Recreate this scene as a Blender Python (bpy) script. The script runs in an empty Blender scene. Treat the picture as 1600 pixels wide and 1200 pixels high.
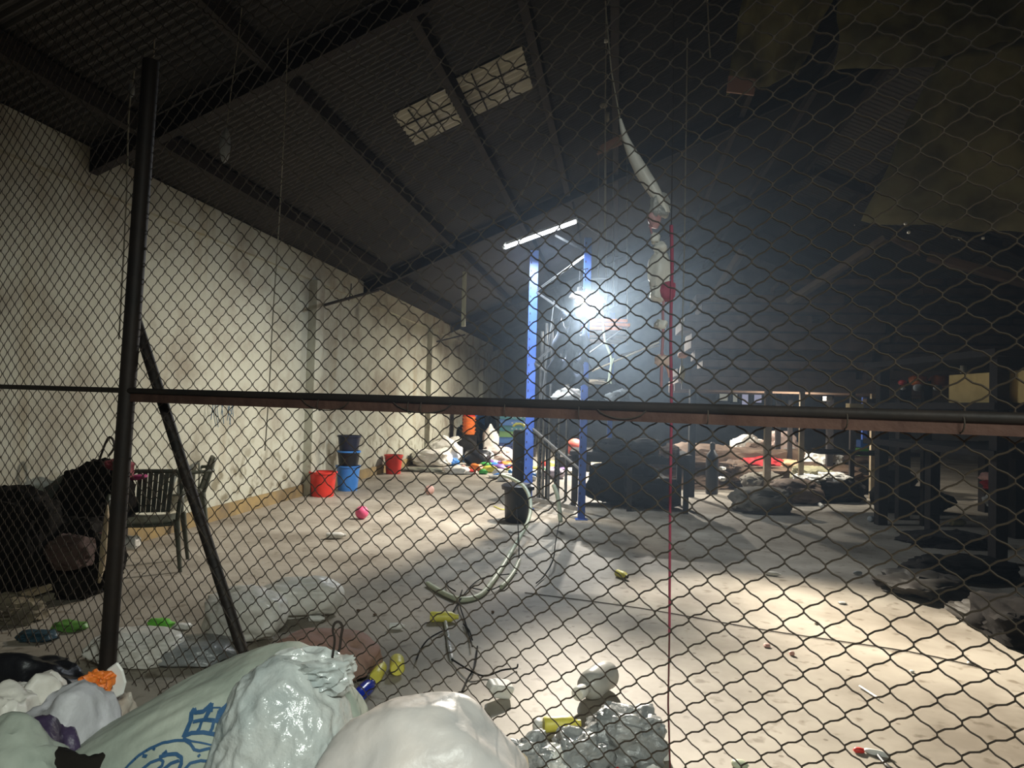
import bpy, bmesh, math, random
from mathutils import Vector, Matrix, noise, Euler
from mathutils.bvhtree import BVHTree

# ------------------------------------------------------------------ camera
SC = bpy.context.scene
COL = SC.collection
FPX = 1100.0
CAM = Vector((0, 0, 1.47))
PITCH = math.radians(1.6)
ROLL = 0.028
fw = Vector((0, math.cos(PITCH), math.sin(PITCH)))
r0 = Vector((1, 0, 0)); u0 = r0.cross(fw)
rv = r0 * math.cos(ROLL) + u0 * math.sin(ROLL)
uv = u0 * math.cos(ROLL) - r0 * math.sin(ROLL)
cd = bpy.data.cameras.new('camera'); cam = bpy.data.objects.new('camera', cd); COL.objects.link(cam)
cd.sensor_width = 36.0; cd.lens = 36.0 * FPX / 1600.0
cd.clip_start = 0.05; cd.clip_end = 200
M = Matrix((( rv.x, uv.x, -fw.x, CAM.x), (rv.y, uv.y, -fw.y, CAM.y), (rv.z, uv.z, -fw.z, CAM.z), (0, 0, 0, 1)))
cam.matrix_world = M
SC.camera = cam

# ------------------------------------------------------------------ world, exposure
w = bpy.data.worlds.new('night'); SC.world = w; w.use_nodes = True
w.node_tree.nodes['Background'].inputs[0].default_value = (0.75, 0.8, 0.72, 1)
w.node_tree.nodes['Background'].inputs[1].default_value = 0.005
vs_ = w.node_tree.nodes.new('ShaderNodeVolumeScatter')       # thin haze added to imitate lens glow around the lamps
vs_.inputs['Density'].default_value = 0.0021; vs_.inputs['Anisotropy'].default_value = 0.78; vs_.inputs['Color'].default_value = (.52, .72, 1, 1)
w.node_tree.links.new(vs_.outputs[0], w.node_tree.nodes['World Output'].inputs['Volume'])
SC.view_settings.view_transform = 'Standard'
SC.view_settings.look = 'None'
SC.view_settings.exposure = 0.15
SC.view_settings.gamma = 1.0
SC.cycles.max_bounces = 6
SC.cycles.diffuse_bounces = 3
SC.cycles.volume_bounces = 0
SC.cycles.sample_clamp_indirect = 3.0
SC.cycles.use_denoising = True

def lamp(name, kind, loc, energy, color, aim=None, **kw):
    d = bpy.data.lights.new(name, kind); o = bpy.data.objects.new(name, d); COL.objects.link(o)
    d.energy = energy; d.color = color
    for k, v in kw.items(): setattr(d, k, v)
    o.location = loc
    if aim is not None:
        o.rotation_euler = (Vector(aim) - Vector(loc)).to_track_quat('-Z', 'Y').to_euler()
    return o

LAMP = Vector((0.83, 8.95, 2.81))          # the floodlight on the rack
lamp('flood_light', 'SPOT', LAMP + Vector((0.0, -0.1, 0)), 8200, (1.0, 0.90, 0.76), (3.0, 1.0, 0), spot_size=math.radians(60), spot_blend=1.0, shadow_soft_size=0.05)
lamp('flood_spill', 'SPOT', LAMP + Vector((-0.06, -0.02, -0.02)), 820, (1.0, 0.89, 0.75), (-2.2, 8.0, -1.0), spot_size=math.radians(124), spot_blend=1.0, shadow_soft_size=0.05)
lamp('tube_light', 'AREA', (0.35, 9.05, 3.50), 130, (0.82, 0.91, 1.0), (0.2, 8.95, 0), shape='RECTANGLE', size=1.05, size_y=0.08)
lamp('added_rear_light', 'AREA', (2.2, 16.5, 3.15), 900, (1.0, 0.93, 0.82), (2.2, 16.4, 0), shape='DISK', size=0.12)  # unseen lamp added to brighten the far rubbish and wall
lamp('added_deck_light', 'AREA', (4.9, 12.35, 1.86), 70, (1.0, 0.95, 0.85), (4.9, 12.6, 0), shape='RECTANGLE', size=1.1, size_y=0.05)  # hidden lamp added to light the rubbish under the deck
lamp('added_fill_light', 'AREA', (0.8, -1.2, 2.9), 36, (0.88, 0.95, 0.88), (-0.2, 2.0, 0.4), shape='RECTANGLE', size=1.2, size_y=0.1, spread=math.radians(85))  # unseen fill light added behind the camera for the near sacks

# ------------------------------------------------------------------ pixel to place helpers
def clearwall(p, a):
    p = p.copy(); p.x = max(p.x, WX + WS * p.y + a * 1.18 + .03); return p
def ray(px, py):
    return (rv * ((px - 800) / FPX) + uv * ((600 - py) / FPX) + fw)
def at(px, py, Y):
    d = ray(px, py); return CAM + d * (Y / d.y)
def fl(px, py, z=0.0):
    d = ray(px, py); return CAM + d * ((z - CAM.z) / d.z)
Z0, TT = 2.44, 0.60                      # fence plane  Y = Z0 - TT X
def fp(px, py, off=0.0):
    d = ray(px, py); k = (Z0 + off) / (d.y + TT * d.x); return CAM + d * k
WX, WS = -4.7, 0.15                      # wall  X = WX + WS Y
def wl(px, py, off=0.0):
    d = ray(px, py); k = (WX + off) / (d.x - WS * d.y); return CAM + d * k
E1 = Vector((1, -WS, 0)).normalized(); E2 = Vector((WS, 1, 0)).normalized()
RM = 0.45
def roofz(X, Y):
    d = (X - WX - WS * Y) / math.sqrt(1 + WS * WS)
    return 3.6 + RM * d if d < 9.5 else 3.6 + RM * (19 - d)
def rp(px, py, below=0.0):
    d = ray(px, py); q = math.sqrt(1 + WS * WS)
    k = (3.6 - below - CAM.z + RM * (-WX) / q) / (d.z - RM * (d.x - WS * d.y) / q)
    return CAM + d * k

# ------------------------------------------------------------------ materials
MATS = {}
def mat(name, c, rough=0.6, metal=0.0, c2=None, scale=4.0, bump=0.0, bscale=30.0, spec=0.4, emis=0.0, transl=0.0, alpha=1.0, lo=0.35, hi=0.65, detail=6, coat=0.0, bdist=0.01):
    if name in MATS: return MATS[name]
    m = bpy.data.materials.new(name); m.use_nodes = True; nt = m.node_tree; N = nt.nodes; L = nt.links
    b = N['Principled BSDF']; b.inputs['Base Color'].default_value = (*c, 1); b.inputs['Roughness'].default_value = rough
    b.inputs['Metallic'].default_value = metal; b.inputs['Specular IOR Level'].default_value = spec
    b.inputs['Coat Weight'].default_value = coat
    tc = N.new('ShaderNodeTexCoord')
    colout = None
    if c2 is not None:
        n = N.new('ShaderNodeTexNoise'); n.inputs['Scale'].default_value = scale; n.inputs['Detail'].default_value = detail
        L.new(tc.outputs['Object'], n.inputs['Vector'])
        r = N.new('ShaderNodeValToRGB'); r.color_ramp.elements[0].position = lo; r.color_ramp.elements[1].position = hi
        r.color_ramp.elements[0].color = (*c, 1); r.color_ramp.elements[1].color = (*c2, 1)
        L.new(n.outputs['Fac'], r.inputs[0]); colout = r.outputs[0]; L.new(colout, b.inputs['Base Color'])
    if bump:
        n = N.new('ShaderNodeTexNoise'); n.inputs['Scale'].default_value = bscale; n.inputs['Detail'].default_value = 5
        L.new(tc.outputs['Object'], n.inputs['Vector'])
        bp = N.new('ShaderNodeBump'); bp.inputs['Strength'].default_value = bump; bp.inputs['Distance'].default_value = bdist
        L.new(n.outputs['Fac'], bp.inputs['Height']); L.new(bp.outputs[0], b.inputs['Normal'])
    if emis:
        b.inputs['Emission Color'].default_value = (*c, 1); b.inputs['Emission Strength'].default_value = emis
    if transl:
        t = N.new('ShaderNodeBsdfTranslucent'); t.inputs[0].default_value = (*c, 1)
        if colout: L.new(colout, t.inputs[0])
        mx = N.new('ShaderNodeMixShader'); mx.inputs[0].default_value = transl
        L.new(b.outputs[0], mx.inputs[1]); L.new(t.outputs[0], mx.inputs[2]); L.new(mx.outputs[0], N['Material Output'].inputs[0])
    if alpha < 1: b.inputs['Alpha'].default_value = alpha
    MATS[name] = m; return m

def plaster_mat():
    m = bpy.data.materials.new('stained_plaster'); m.use_nodes = True; nt = m.node_tree; N = nt.nodes; L = nt.links
    b = N['Principled BSDF']; b.inputs['Roughness'].default_value = 0.9; b.inputs['Specular IOR Level'].default_value = 0.15
    tc = N.new('ShaderNodeTexCoord')
    n1 = N.new('ShaderNodeTexNoise'); n1.inputs['Scale'].default_value = 0.9; n1.inputs['Detail'].default_value = 8; n1.inputs['Roughness'].default_value = 0.65
    L.new(tc.outputs['Object'], n1.inputs[0])
    r1 = N.new('ShaderNodeValToRGB'); e = r1.color_ramp.elements
    e[0].position = 0.34; e[0].color = (0.24, 0.215, 0.165, 1); e[1].position = 0.54; e[1].color = (0.41, 0.41, 0.335, 1)
    L.new(n1.outputs['Fac'], r1.inputs[0])
    # vertical run-down stains
    mp = N.new('ShaderNodeMapping'); mp.inputs['Scale'].default_value = (1.3, 1.3, 0.16); L.new(tc.outputs['Object'], mp.inputs[0])
    n2 = N.new('ShaderNodeTexNoise'); n2.inputs['Scale'].default_value = 1.6; n2.inputs['Detail'].default_value = 4; L.new(mp.outputs[0], n2.inputs[0])
    r2 = N.new('ShaderNodeValToRGB'); e = r2.color_ramp.elements
    e[0].position = 0.58; e[0].color = (1, 1, 1, 1); e[1].position = 0.75; e[1].color = (0.55, 0.42, 0.27, 1); L.new(n2.outputs['Fac'], r2.inputs[0])
    mx = N.new('ShaderNodeMix'); mx.data_type = 'RGBA'; mx.blend_type = 'MULTIPLY'; mx.inputs[0].default_value = 0.85
    L.new(r1.outputs[0], mx.inputs[6]); L.new(r2.outputs[0], mx.inputs[7])
    # scuffs near the floor
    n3 = N.new('ShaderNodeTexNoise'); n3.inputs['Scale'].default_value = 5; n3.inputs['Detail'].default_value = 7; L.new(tc.outputs['Object'], n3.inputs[0])
    r3 = N.new('ShaderNodeValToRGB'); e = r3.color_ramp.elements
    e[0].position = 0.36; e[0].color = (0.42, 0.38, 0.31, 1); e[1].position = 0.47; e[1].color = (1, 1, 1, 1); L.new(n3.outputs['Fac'], r3.inputs[0])
    sp = N.new('ShaderNodeSeparateXYZ'); L.new(tc.outputs['Object'], sp.inputs[0])
    mr = N.new('ShaderNodeMapRange'); mr.inputs[1].default_value = 0.5; mr.inputs[2].default_value = 1.1; mr.inputs[3].default_value = 0.9; mr.inputs[4].default_value = 0.1
    L.new(sp.outputs[2], mr.inputs[0])
    mx2 = N.new('ShaderNodeMix'); mx2.data_type = 'RGBA'; mx2.blend_type = 'MULTIPLY'; L.new(mr.outputs[0], mx2.inputs[0])
    L.new(mx.outputs[2], mx2.inputs[6]); L.new(r3.outputs[0], mx2.inputs[7]); L.new(mx2.outputs[2], b.inputs['Base Color'])
    bp = N.new('ShaderNodeBump'); bp.inputs['Strength'].default_value = 0.3; bp.inputs['Distance'].default_value = 0.02
    L.new(n3.outputs['Fac'], bp.inputs['Height']); L.new(bp.outputs[0], b.inputs['Normal'])
    return m

def floor_mat():
    m = bpy.data.materials.new('dusty_concrete'); m.use_nodes = True; nt = m.node_tree; N = nt.nodes; L = nt.links
    b = N['Principled BSDF']; b.inputs['Roughness'].default_value = 0.62; b.inputs['Specular IOR Level'].default_value = 0.3
    tc = N.new('ShaderNodeTexCoord')
    n1 = N.new('ShaderNodeTexNoise'); n1.inputs['Scale'].default_value = 1.1; n1.inputs['Detail'].default_value = 9; n1.inputs['Roughness'].default_value = 0.6
    L.new(tc.outputs['Object'], n1.inputs[0])
    r1 = N.new('ShaderNodeValToRGB'); e = r1.color_ramp.elements
    e[0].position = 0.33; e[0].color = (0.17, 0.145, 0.11, 1); e[1].position = 0.62; e[1].color = (0.36, 0.325, 0.265, 1); L.new(n1.outputs['Fac'], r1.inputs[0])
    n2 = N.new('ShaderNodeTexNoise'); n2.inputs['Scale'].default_value = 9; n2.inputs['Detail'].default_value = 4; L.new(tc.outputs['Object'], n2.inputs[0])
    r2 = N.new('ShaderNodeValToRGB'); e = r2.color_ramp.elements
    e[0].position = 0.30; e[0].color = (0.45, 0.40, 0.33, 1); e[1].position = 0.40; e[1].color = (1, 1, 1, 1); L.new(n2.outputs['Fac'], r2.inputs[0])
    v = N.new('ShaderNodeTexVoronoi'); v.inputs['Scale'].default_value = 5.5; L.new(tc.outputs['Object'], v.inputs[0])
    r3 = N.new('ShaderNodeValToRGB'); e = r3.color_ramp.elements
    e[0].position = 0.045; e[0].color = (0.30, 0.24, 0.17, 1); e[1].position = 0.075; e[1].color = (1, 1, 1, 1); L.new(v.outputs['Distance'], r3.inputs[0])
    mx = N.new('ShaderNodeMix'); mx.data_type = 'RGBA'; mx.blend_type = 'MULTIPLY'; mx.inputs[0].default_value = 0.8
    L.new(r1.outputs[0], mx.inputs[6]); L.new(r2.outputs[0], mx.inputs[7])
    mx2 = N.new('ShaderNodeMix'); mx2.data_type = 'RGBA'; mx2.blend_type = 'MULTIPLY'; mx2.inputs[0].default_value = 0.7
    L.new(mx.outputs[2], mx2.inputs[6]); L.new(r3.outputs[0], mx2.inputs[7]); L.new(mx2.outputs[2], b.inputs['Base Color'])
    bp = N.new('ShaderNodeBump'); bp.inputs['Strength'].default_value = 0.25; bp.inputs['Distance'].default_value = 0.01
    L.new(n2.outputs['Fac'], bp.inputs['Height']); L.new(bp.outputs[0], b.inputs['Normal'])
    return m

# ------------------------------------------------------------------ mesh builder
class MB:
    def __init__(s): s.v = []; s.f = []
    def add(s, vs, fs):
        o = len(s.v); s.v += [tuple(p) for p in vs]; s.f += [tuple(i + o for i in f) for f in fs]; return s
    def box(s, c, size, R=None):
        c = Vector(c); hx, hy, hz = [k / 2 for k in size]
        vs = []
        for x, y, z in ((-1,-1,-1),(1,-1,-1),(1,1,-1),(-1,1,-1),(-1,-1,1),(1,-1,1),(1,1,1),(-1,1,1)):
            p = Vector((x * hx, y * hy, z * hz))
            if R is not None: p = R @ p
            vs.append(c + p)
        return s.add(vs, [(0,3,2,1),(4,5,6,7),(0,1,5,4),(1,2,6,5),(2,3,7,6),(3,0,4,7)])
    def beam(s, a, b, wd, ht, up=(0, 0, 1)):
        a = Vector(a); b = Vector(b); d = (b - a); l = d.length; d.normalize()
        x = d.cross(Vector(up))
        if x.length < 1e-4: x = d.cross(Vector((0, 1, 0)))
        x.normalize(); z = x.cross(d)
        R = Matrix((x, d, z)).transposed()
        return s.box((a + b) / 2, (wd, l, ht), R)
    def tube(s, pts, r, n=8, cap=True):
        pts = [Vector(p) for p in pts]; k = len(pts); vs = []; fs = []
        rr = r if isinstance(r, (list, tuple)) else [r] * k
        t0 = (pts[1] - pts[0]).normalized(); nrm = t0.orthogonal().normalized()
        for i, p in enumerate(pts):
            t = (pts[min(i + 1, k - 1)] - pts[max(i - 1, 0)]).normalized()
            nrm = (nrm - t * nrm.dot(t))
            if nrm.length < 1e-5: nrm = t.orthogonal()
            nrm.normalize(); bn = t.cross(nrm)
            for j in range(n):
                a = 2 * math.pi * j / n; vs.append(p + (nrm * math.cos(a) + bn * math.sin(a)) * rr[i])
        for i in range(k - 1):
            for j in range(n):
                a = i * n + j; b = i * n + (j + 1) % n; fs.append((a, b, b + n, a + n))
        if cap: fs.append(tuple(range(n))[::-1]); fs.append(tuple(range((k - 1) * n, k * n)))
        return s.add(vs, fs)
    def lathe(s, prof, c=(0, 0, 0), n=24, R=None, wob=0.0, closed=True):
        c = Vector(c); vs = []; fs = []
        for i, (r, z) in enumerate(prof):
            for j in range(n):
                a = 2 * math.pi * j / n; q = r * (1 + wob * math.sin(3 * a + i))
                p = Vector((q * math.cos(a), q * math.sin(a), z))
                if R is not None: p = R @ p
                vs.append(c + p)
        for i in range(len(prof) - 1):
            for j in range(n):
                a = i * n + j; b = i * n + (j + 1) % n; fs.append((a, b, b + n, a + n))
        if closed:
            fs.append(tuple(range(n))[::-1]); fs.append(tuple(range((len(prof) - 1) * n, len(prof) * n)))
        return s.add(vs, fs)
    def build(s, name, m, parent=None, smooth=False, bevel=0.0, loc=None):
        me = bpy.data.meshes.new(name)
        off = Vector(loc) if loc is not None else Vector((0, 0, 0))
        me.from_pydata([tuple(Vector(p) - off) for p in s.v], [], s.f); me.update()
        if m is not None: me.materials.append(m)
        if smooth:
            me.polygons.foreach_set('use_smooth', [True] * len(me.polygons))
            try: me.set_sharp_from_angle(angle=math.radians(50))
            except Exception: pass
        o = bpy.data.objects.new(name, me); COL.objects.link(o)
        if loc is not None: o.location = loc
        if bevel:
            b = o.modifiers.new('bevel', 'BEVEL'); b.width = bevel; b.segments = 2; b.limit_method = 'ANGLE'
        if parent is not None:
            o.parent = parent
            if parent.type == 'EMPTY' or loc is None:
                o.matrix_parent_inverse = Matrix.LocRotScale(parent.location, parent.rotation_euler, None).inverted() if parent.parent is None else Matrix()
        return o

def build2(mb, n1, m1, mb2, m2, parent=None, bevel=0.0, loc=None):
    nf = len(mb.f); mb.add(mb2.v, mb2.f); o = mb.build(n1, m1, parent, bevel=bevel, loc=loc); o.data.materials.append(m2)
    for i in range(nf, len(mb.f)): o.data.polygons[i].material_index = 1
    return o
def tag(o, label, cat, group=None, kind=None):
    o['label'] = label; o['category'] = cat
    if group: o['group'] = group
    if kind: o['kind'] = kind
    return o
def thing(name, label, cat, loc, group=None):
    o = bpy.data.objects.new(name, None); COL.objects.link(o); o.location = loc; o.empty_display_size = 0.1
    return tag(o, label, cat, group)
def struct(o): o['kind'] = 'structure'; return o
def smoothpath(pts, n=6):
    pts = [Vector(p) for p in pts]; out = []
    for i in range(len(pts) - 1):
        p0 = pts[max(i - 1, 0)]; p1 = pts[i]; p2 = pts[i + 1]; p3 = pts[min(i + 2, len(pts) - 1)]
        for k in range(n):
            t = k / n
            out.append(0.5 * ((2 * p1) + (-p0 + p2) * t + (2 * p0 - 5 * p1 + 4 * p2 - p3) * t * t + (-p0 + 3 * p1 - 3 * p2 + p3) * t ** 3))
    out.append(pts[-1]); return out

# lumpy closed shape: sacks, bags, crumpled cloth
ICO = {}
def ico(n):
    if n not in ICO:
        bm = bmesh.new(); bmesh.ops.create_icosphere(bm, subdivisions=n, radius=1)
        ICO[n] = ([v.co.copy() for v in bm.verts], [tuple(v.index for v in f.verts) for f in bm.faces]); bm.free()
    return ICO[n]
def lump_mb(c, semi, seed=0, amp=0.12, freq=1.6, fold=0.05, ffreq=5.0, sq=0.75, rot=(0, 0, 0), sub=4, floor=True, neck=0.0):
    vs, fs = ico(sub); R = Euler(rot).to_matrix(); c = Vector(c); out = []
    sv = Vector((seed * 7.31, seed * 3.17, seed * 1.77)); mean = sum(semi) / 3
    for p in vs:
        q = Vector([math.copysign(abs(k) ** sq, k) for k in p])
        q = Vector((q.x * semi[0], q.y * semi[1], q.z * semi[2]))
        d = 1 + amp * noise.noise(p * freq + sv)
        rg = 1 - abs(noise.noise(p * ffreq + sv)) * 2.2
        rg2 = 1 - abs(noise.noise(p * ffreq * 2.3 - sv)) * 2.2
        q = q * d + p * mean * fold * (rg + 0.5 * rg2)
        if neck and p.z > 0.55:
            t = (p.z - 0.55) / 0.45; q.x *= 1 - neck * t * t * 1.2; q.y *= 1 - neck * t * t * 1.2; q.z += semi[2] * 0.25 * t * t
        q = R @ q + c
        if floor and q.z < 0.004: q.z = 0.004 + 0.002 * noise.noise(p * 9)
        out.append(q)
    return MB().add(out, fs)
def lump(name, label, cat, c, semi, m, group=None, parent=None, **kw):
    c = Vector(c); b = Vector((c.x, c.y, max(0, c.z - semi[2])))
    o = lump_mb(c, semi, **kw).build(name, m, None, smooth=True, loc=b if parent is None else None)
    for pl in o.data.polygons: pl.use_smooth = True
    if parent is not None: o.parent = parent; o.matrix_parent_inverse = Matrix.Translation(parent.location).inverted()
    if label and parent is None: tag(o, label, cat, group)
    elif label: o['label'] = label
    return o

# ------------------------------------------------------------------ palette
m_roof = mat('sooty_iron_sheet', (0.016, 0.015, 0.014), 0.6, 0.3, (0.032, 0.029, 0.026), 0.8)
m_sky = mat('grey_fibreglass', (0.42, 0.40, 0.32), 0.6, 0, (0.30, 0.28, 0.21), 2.5)
m_steel = mat('dark_steel', (0.016, 0.013, 0.011), 0.6, 0.3, (0.028, 0.020, 0.015), 6, 0.2)
m_rust = mat('rusty_steel', (0.055, 0.024, 0.016), 0.8, 0.1, (0.10, 0.05, 0.034), 9, 0.4, 40)
m_wire = mat('rusty_mesh_wire', (0.030, 0.022, 0.015), 0.8, 0.0, (0.045, 0.032, 0.02), 5)
m_blue = mat('blue_painted_steel', (0.03, 0.075, 0.32), 0.4, 0.0, (0.05, 0.11, 0.40), 4, 0.1)
m_galv = mat('galvanised_steel', (0.30, 0.31, 0.32), 0.4, 0.8, (0.2, 0.2, 0.2), 8)
m_wood = mat('old_wood', (0.15, 0.09, 0.055), 0.8, 0, (0.08, 0.052, 0.035), 3, 0.4, 20)
m_palewood = mat('pale_wood', (0.42, 0.34, 0.22), 0.8, 0, (0.28, 0.21, 0.13), 5, 0.3, 25)
m_dark = mat('dark_fabric', (0.008, 0.007, 0.006), 0.95, 0, (0.014, 0.012, 0.010), 5, 0.4, 25, spec=0.08)
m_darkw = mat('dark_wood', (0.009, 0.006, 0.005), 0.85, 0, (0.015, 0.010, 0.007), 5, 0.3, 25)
m_blk = mat('black_plastic', (0.008, 0.008, 0.010), 0.42, 0, (0.014, 0.014, 0.016), 6)
m_blkbag = mat('black_bin_bag', (0.010, 0.010, 0.012), 0.35, 0, None, bump=0.6, bscale=14)
m_white = mat('white_plastic', (0.72, 0.72, 0.68), 0.4, 0, (0.62, 0.61, 0.56), 8)
m_wsack = mat('white_woven_sack', (0.84, 0.82, 0.75), 0.42, 0, (0.62, 0.59, 0.52), 6, 0.5, 16, transl=0.1)
m_gsack = mat('pale_green_woven_sack', (0.40, 0.43, 0.36), 0.7, 0, (0.27, 0.31, 0.26), 5, 0.35, 30, transl=0.12)
m_film = mat('cloudy_plastic_film', (0.64, 0.65, 0.61), 0.22, 0, (0.40, 0.45, 0.44), 5, 0.7, 18, spec=0.7, transl=0.25, bdist=0.02)
m_film2 = mat('grey_plastic_film', (0.46, 0.47, 0.46), 0.22, 0, (0.26, 0.28, 0.28), 7, 0.8, 24, spec=0.7, transl=0.25, bdist=0.02)
m_sack3 = mat('cream_plastic_sack', (0.64, 0.58, 0.53), 0.40, 0, (0.44, 0.43, 0.42), 4, 0.45, 12, transl=0.15, bdist=0.015)
m_pinksack = mat('dusty_pink_sack', (0.34, 0.20, 0.16), 0.8, 0, (0.24, 0.15, 0.11), 5, 0.5, 22)
m_red = mat('red_plastic', (0.62, 0.035, 0.022), 0.45, 0, (0.50, 0.03, 0.02), 6)
m_redc = mat('red_cloth', (0.45, 0.02, 0.02), 0.8, 0, (0.30, 0.015, 0.02), 7, 0.5)
m_org = mat('orange_plastic', (0.75, 0.20, 0.03), 0.5, 0, (0.60, 0.14, 0.02), 6)
m_bluep = mat('blue_plastic', (0.05, 0.22, 0.60), 0.4, 0, (0.04, 0.17, 0.50), 6)
m_dblue = mat('deep_blue_plastic', (0.01, 0.03, 0.35), 0.25)
m_yel = mat('yellow_plastic', (0.68, 0.62, 0.10), 0.45, 0, (0.58, 0.52, 0.08), 10)
m_grn = mat('green_plastic', (0.06, 0.38, 0.07), 0.5, 0, (0.04, 0.28, 0.05), 7)
m_teal = mat('teal_plastic', (0.012, 0.07, 0.085), 0.5, 0, (0.01, 0.05, 0.06), 6)
m_pink = mat('pink_rubber', (0.72, 0.10, 0.22), 0.5)
m_pale = mat('pale_pink_rubber', (0.62, 0.36, 0.30), 0.6)
m_purp = mat('purple_plastic', (0.16, 0.08, 0.28), 0.5)
m_wire2 = mat('dull_black_wire', (0.012, 0.011, 0.010), 0.85, spec=0.1)
m_hose = mat('pale_green_hose', (0.56, 0.60, 0.44), 0.45, 0, (0.46, 0.50, 0.36), 20)
m_cord = mat('crimson_cord', (0.28, 0.035, 0.07), 0.7)
m_string = mat('pale_string', (0.30, 0.28, 0.22), 0.8)
m_tan = mat('tan_cardboard', (0.50, 0.36, 0.14), 0.8, 0, (0.42, 0.30, 0.11), 6)
m_tarp = mat('olive_tarpaulin', (0.42, 0.39, 0.22), 0.6, 0, (0.20, 0.18, 0.10), 2.2, 0.5, 9, transl=0.65, bdist=0.02)
m_chair = mat('dark_green_plastic', (0.045, 0.050, 0.035), 0.5, 0, (0.065, 0.068, 0.048), 5)
m_brown = mat('brown_cardboard', (0.12, 0.075, 0.045), 0.85, 0, (0.08, 0.05, 0.032), 6, 0.3)
m_ink = mat('blue_ink', (0.02, 0.07, 0.15), 0.7)
m_ochre = mat('ochre_paint', (0.27, 0.19, 0.075), 0.8, 0, (0.15, 0.11, 0.06), 3)
m_plast = plaster_mat()

# ------------------------------------------------------------------ the setting
f = MB(); f.box((3, 12.5, -0.05), (26, 41, 0.1)); struct(f.build('floor', floor_mat()))
def wallpt(Y, off=0.0): return Vector((WX + WS * Y + off, Y, 0))
WA = math.atan(WS)
RW = Matrix.Rotation(-WA, 3, 'Z')
def wallbox(Ya, Yb, za, zb, off, th):       # along wall_left, sticking out from its face by th
    a = wallpt(Ya) + E1 * (off + th / 2); b = wallpt(Yb) + E1 * (off + th / 2)
    c = (a + b) / 2; c.z = (za + zb) / 2
    return MB().box(c, (th, (b - a).length, zb - za), RW)
struct(wallbox(-4, 30, 0, 3.62, -0.25, 0.25).build('wall_left', m_plast))
struct(wallbox(-4, 30, 3.26, 3.6, 0.0, 0.06).build('trim_1', m_plast))
struct(wallbox(-4, 30, 0, 0.17, 0.0, 0.025).build('baseboard_left', m_ochre))
for i, Y in enumerate((4.0, 10.75, 17.4, 24.0)):
    struct(wallbox(Y - 0.14, Y + 0.14, 0, 3.26, 0.0, 0.13).build('trim_%d' % (i + 2), m_plast))
m_backw = mat('grey_block_wall', (0.10, 0.095, 0.085), 0.9, 0, (0.06, 0.055, 0.05), 1.5)
bw = MB(); bw.box((6, 29.2, 4.2), (22, 0.3, 8.4)); struct(bw.build('wall_back', m_backw))
bw = MB(); bw.box((15.6, 12, 3), (0.3, 40, 6)); struct(bw.build('wall_right', m_backw))

# corrugated roof, two slopes
def corrugated(d0, d1, y0, y1, pitch=0.085, amp=0.012, dz=0.0):
    mb = MB(); n = int((y1 - y0) / pitch * 6); vs = []; fs = []
    for i in range(n + 1):
        b = y0 + (y1 - y0) * i / n; zz = amp * math.sin(2 * math.pi * b / pitch)
        for d in (d0, d1):
            p = wallpt(0) + E1 * d + E2 * b
            z = 3.6 + RM * d if d <= 9.5 else 3.6 + RM * (19 - d)
            vs.append((p.x, p.y, z + zz + dz))
    for i in range(n): a = 2 * i; fs.append((a, a + 1, a + 3, a + 2))
    return mb.add(vs, fs)
r = corrugated(-0.3, 9.5, -5, 30); r2 = corrugated(9.5, 20.2, -5, 30, 0.17)
r.add(r2.v, r2.f); o = r.build('ceiling', m_roof, smooth=False); struct(o)
s = o.modifiers.new('thickness', 'SOLIDIFY'); s.thickness = 0.006; s.offset = 1
# purlins and rafters
def db(p):
    v = Vector(p) - wallpt(0); return v.dot(E1), v.dot(E2)
pur_mid = db(rp(731, 169))[0]
k = 0
purl = [pur_mid - 2.3, pur_mid - 1.15, pur_mid, db(rp(862, 175))[0], db(rp(962, 145))[0], 6.6, 7.9, 9.3, 10.8, 12.4, 14]
for d in purl:
    a = wallpt(0) + E1 * d + E2 * -4; b = wallpt(0) + E1 * d + E2 * 29
    z = (3.6 + RM * d if d <= 9.5 else 3.6 + RM * (19 - d)) - 0.10
    a.z = b.z = z
    struct(MB().beam(a, b, 0.09, 0.15).build('trim_%d' % (10 + k), m_darkw)); k += 1
for b_ in (6.2, 12.9, 19.6, 26.3):
    a = wallpt(0) + E2 * b_; a.z = 3.5; c = wallpt(0) + E1 * 9.5 + E2 * b_; c.z = 3.6 + RM * 9.5 - 0.2
    e = wallpt(0) + E1 * 19 + E2 * b_; e.z = 3.5
    mb = MB().beam(a + Vector((0, 0, -0.05)), c, 0.10, 0.18); mb.beam(c, e, 0.10, 0.18)
    struct(mb.build('trim_%d' % (10 + k), m_darkw)); k += 1
# skylight sheets
def skylight(n, pa, pb, lab):
    (d0, b0), (d1, b1) = db(rp(*pa)), db(rp(*pb))
    lo, hi = min(b0, b1), max(b0, b1)
    g = corrugated(min(d0, d1), max(d0, d1), lo, hi, 0.11, 0.014, -0.03)
    o = g.build('window_%d' % n, m_sky); struct(o)
    s = o.modifiers.new('thickness', 'SOLIDIFY'); s.thickness = 0.004
    mb = MB()
    for t in (0.33, 0.66):
        b = lo + (hi - lo) * t; a = wallpt(0) + E1 * min(d0, d1) + E2 * b; a.z = roofz(a.x, a.y) - 0.055
        c = wallpt(0) + E1 * max(d0, d1) + E2 * b; c.z = roofz(c.x, c.y) - 0.055; mb.tube([a, c], 0.009, 5)
    for t in (0.3, 0.65):
        d = min(d0, d1) + abs(d1 - d0) * t; a = wallpt(0) + E1 * d + E2 * lo; a.z = roofz(a.x, a.y) - 0.055
        c = wallpt(0) + E1 * d + E2 * hi; c.z = roofz(c.x, c.y) - 0.055; mb.tube([a, c], 0.009, 5)
    g = mb.build('glazing_bars', m_darkw); g.parent = o
skylight(1, (614, 176), (722, 186), '')
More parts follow.
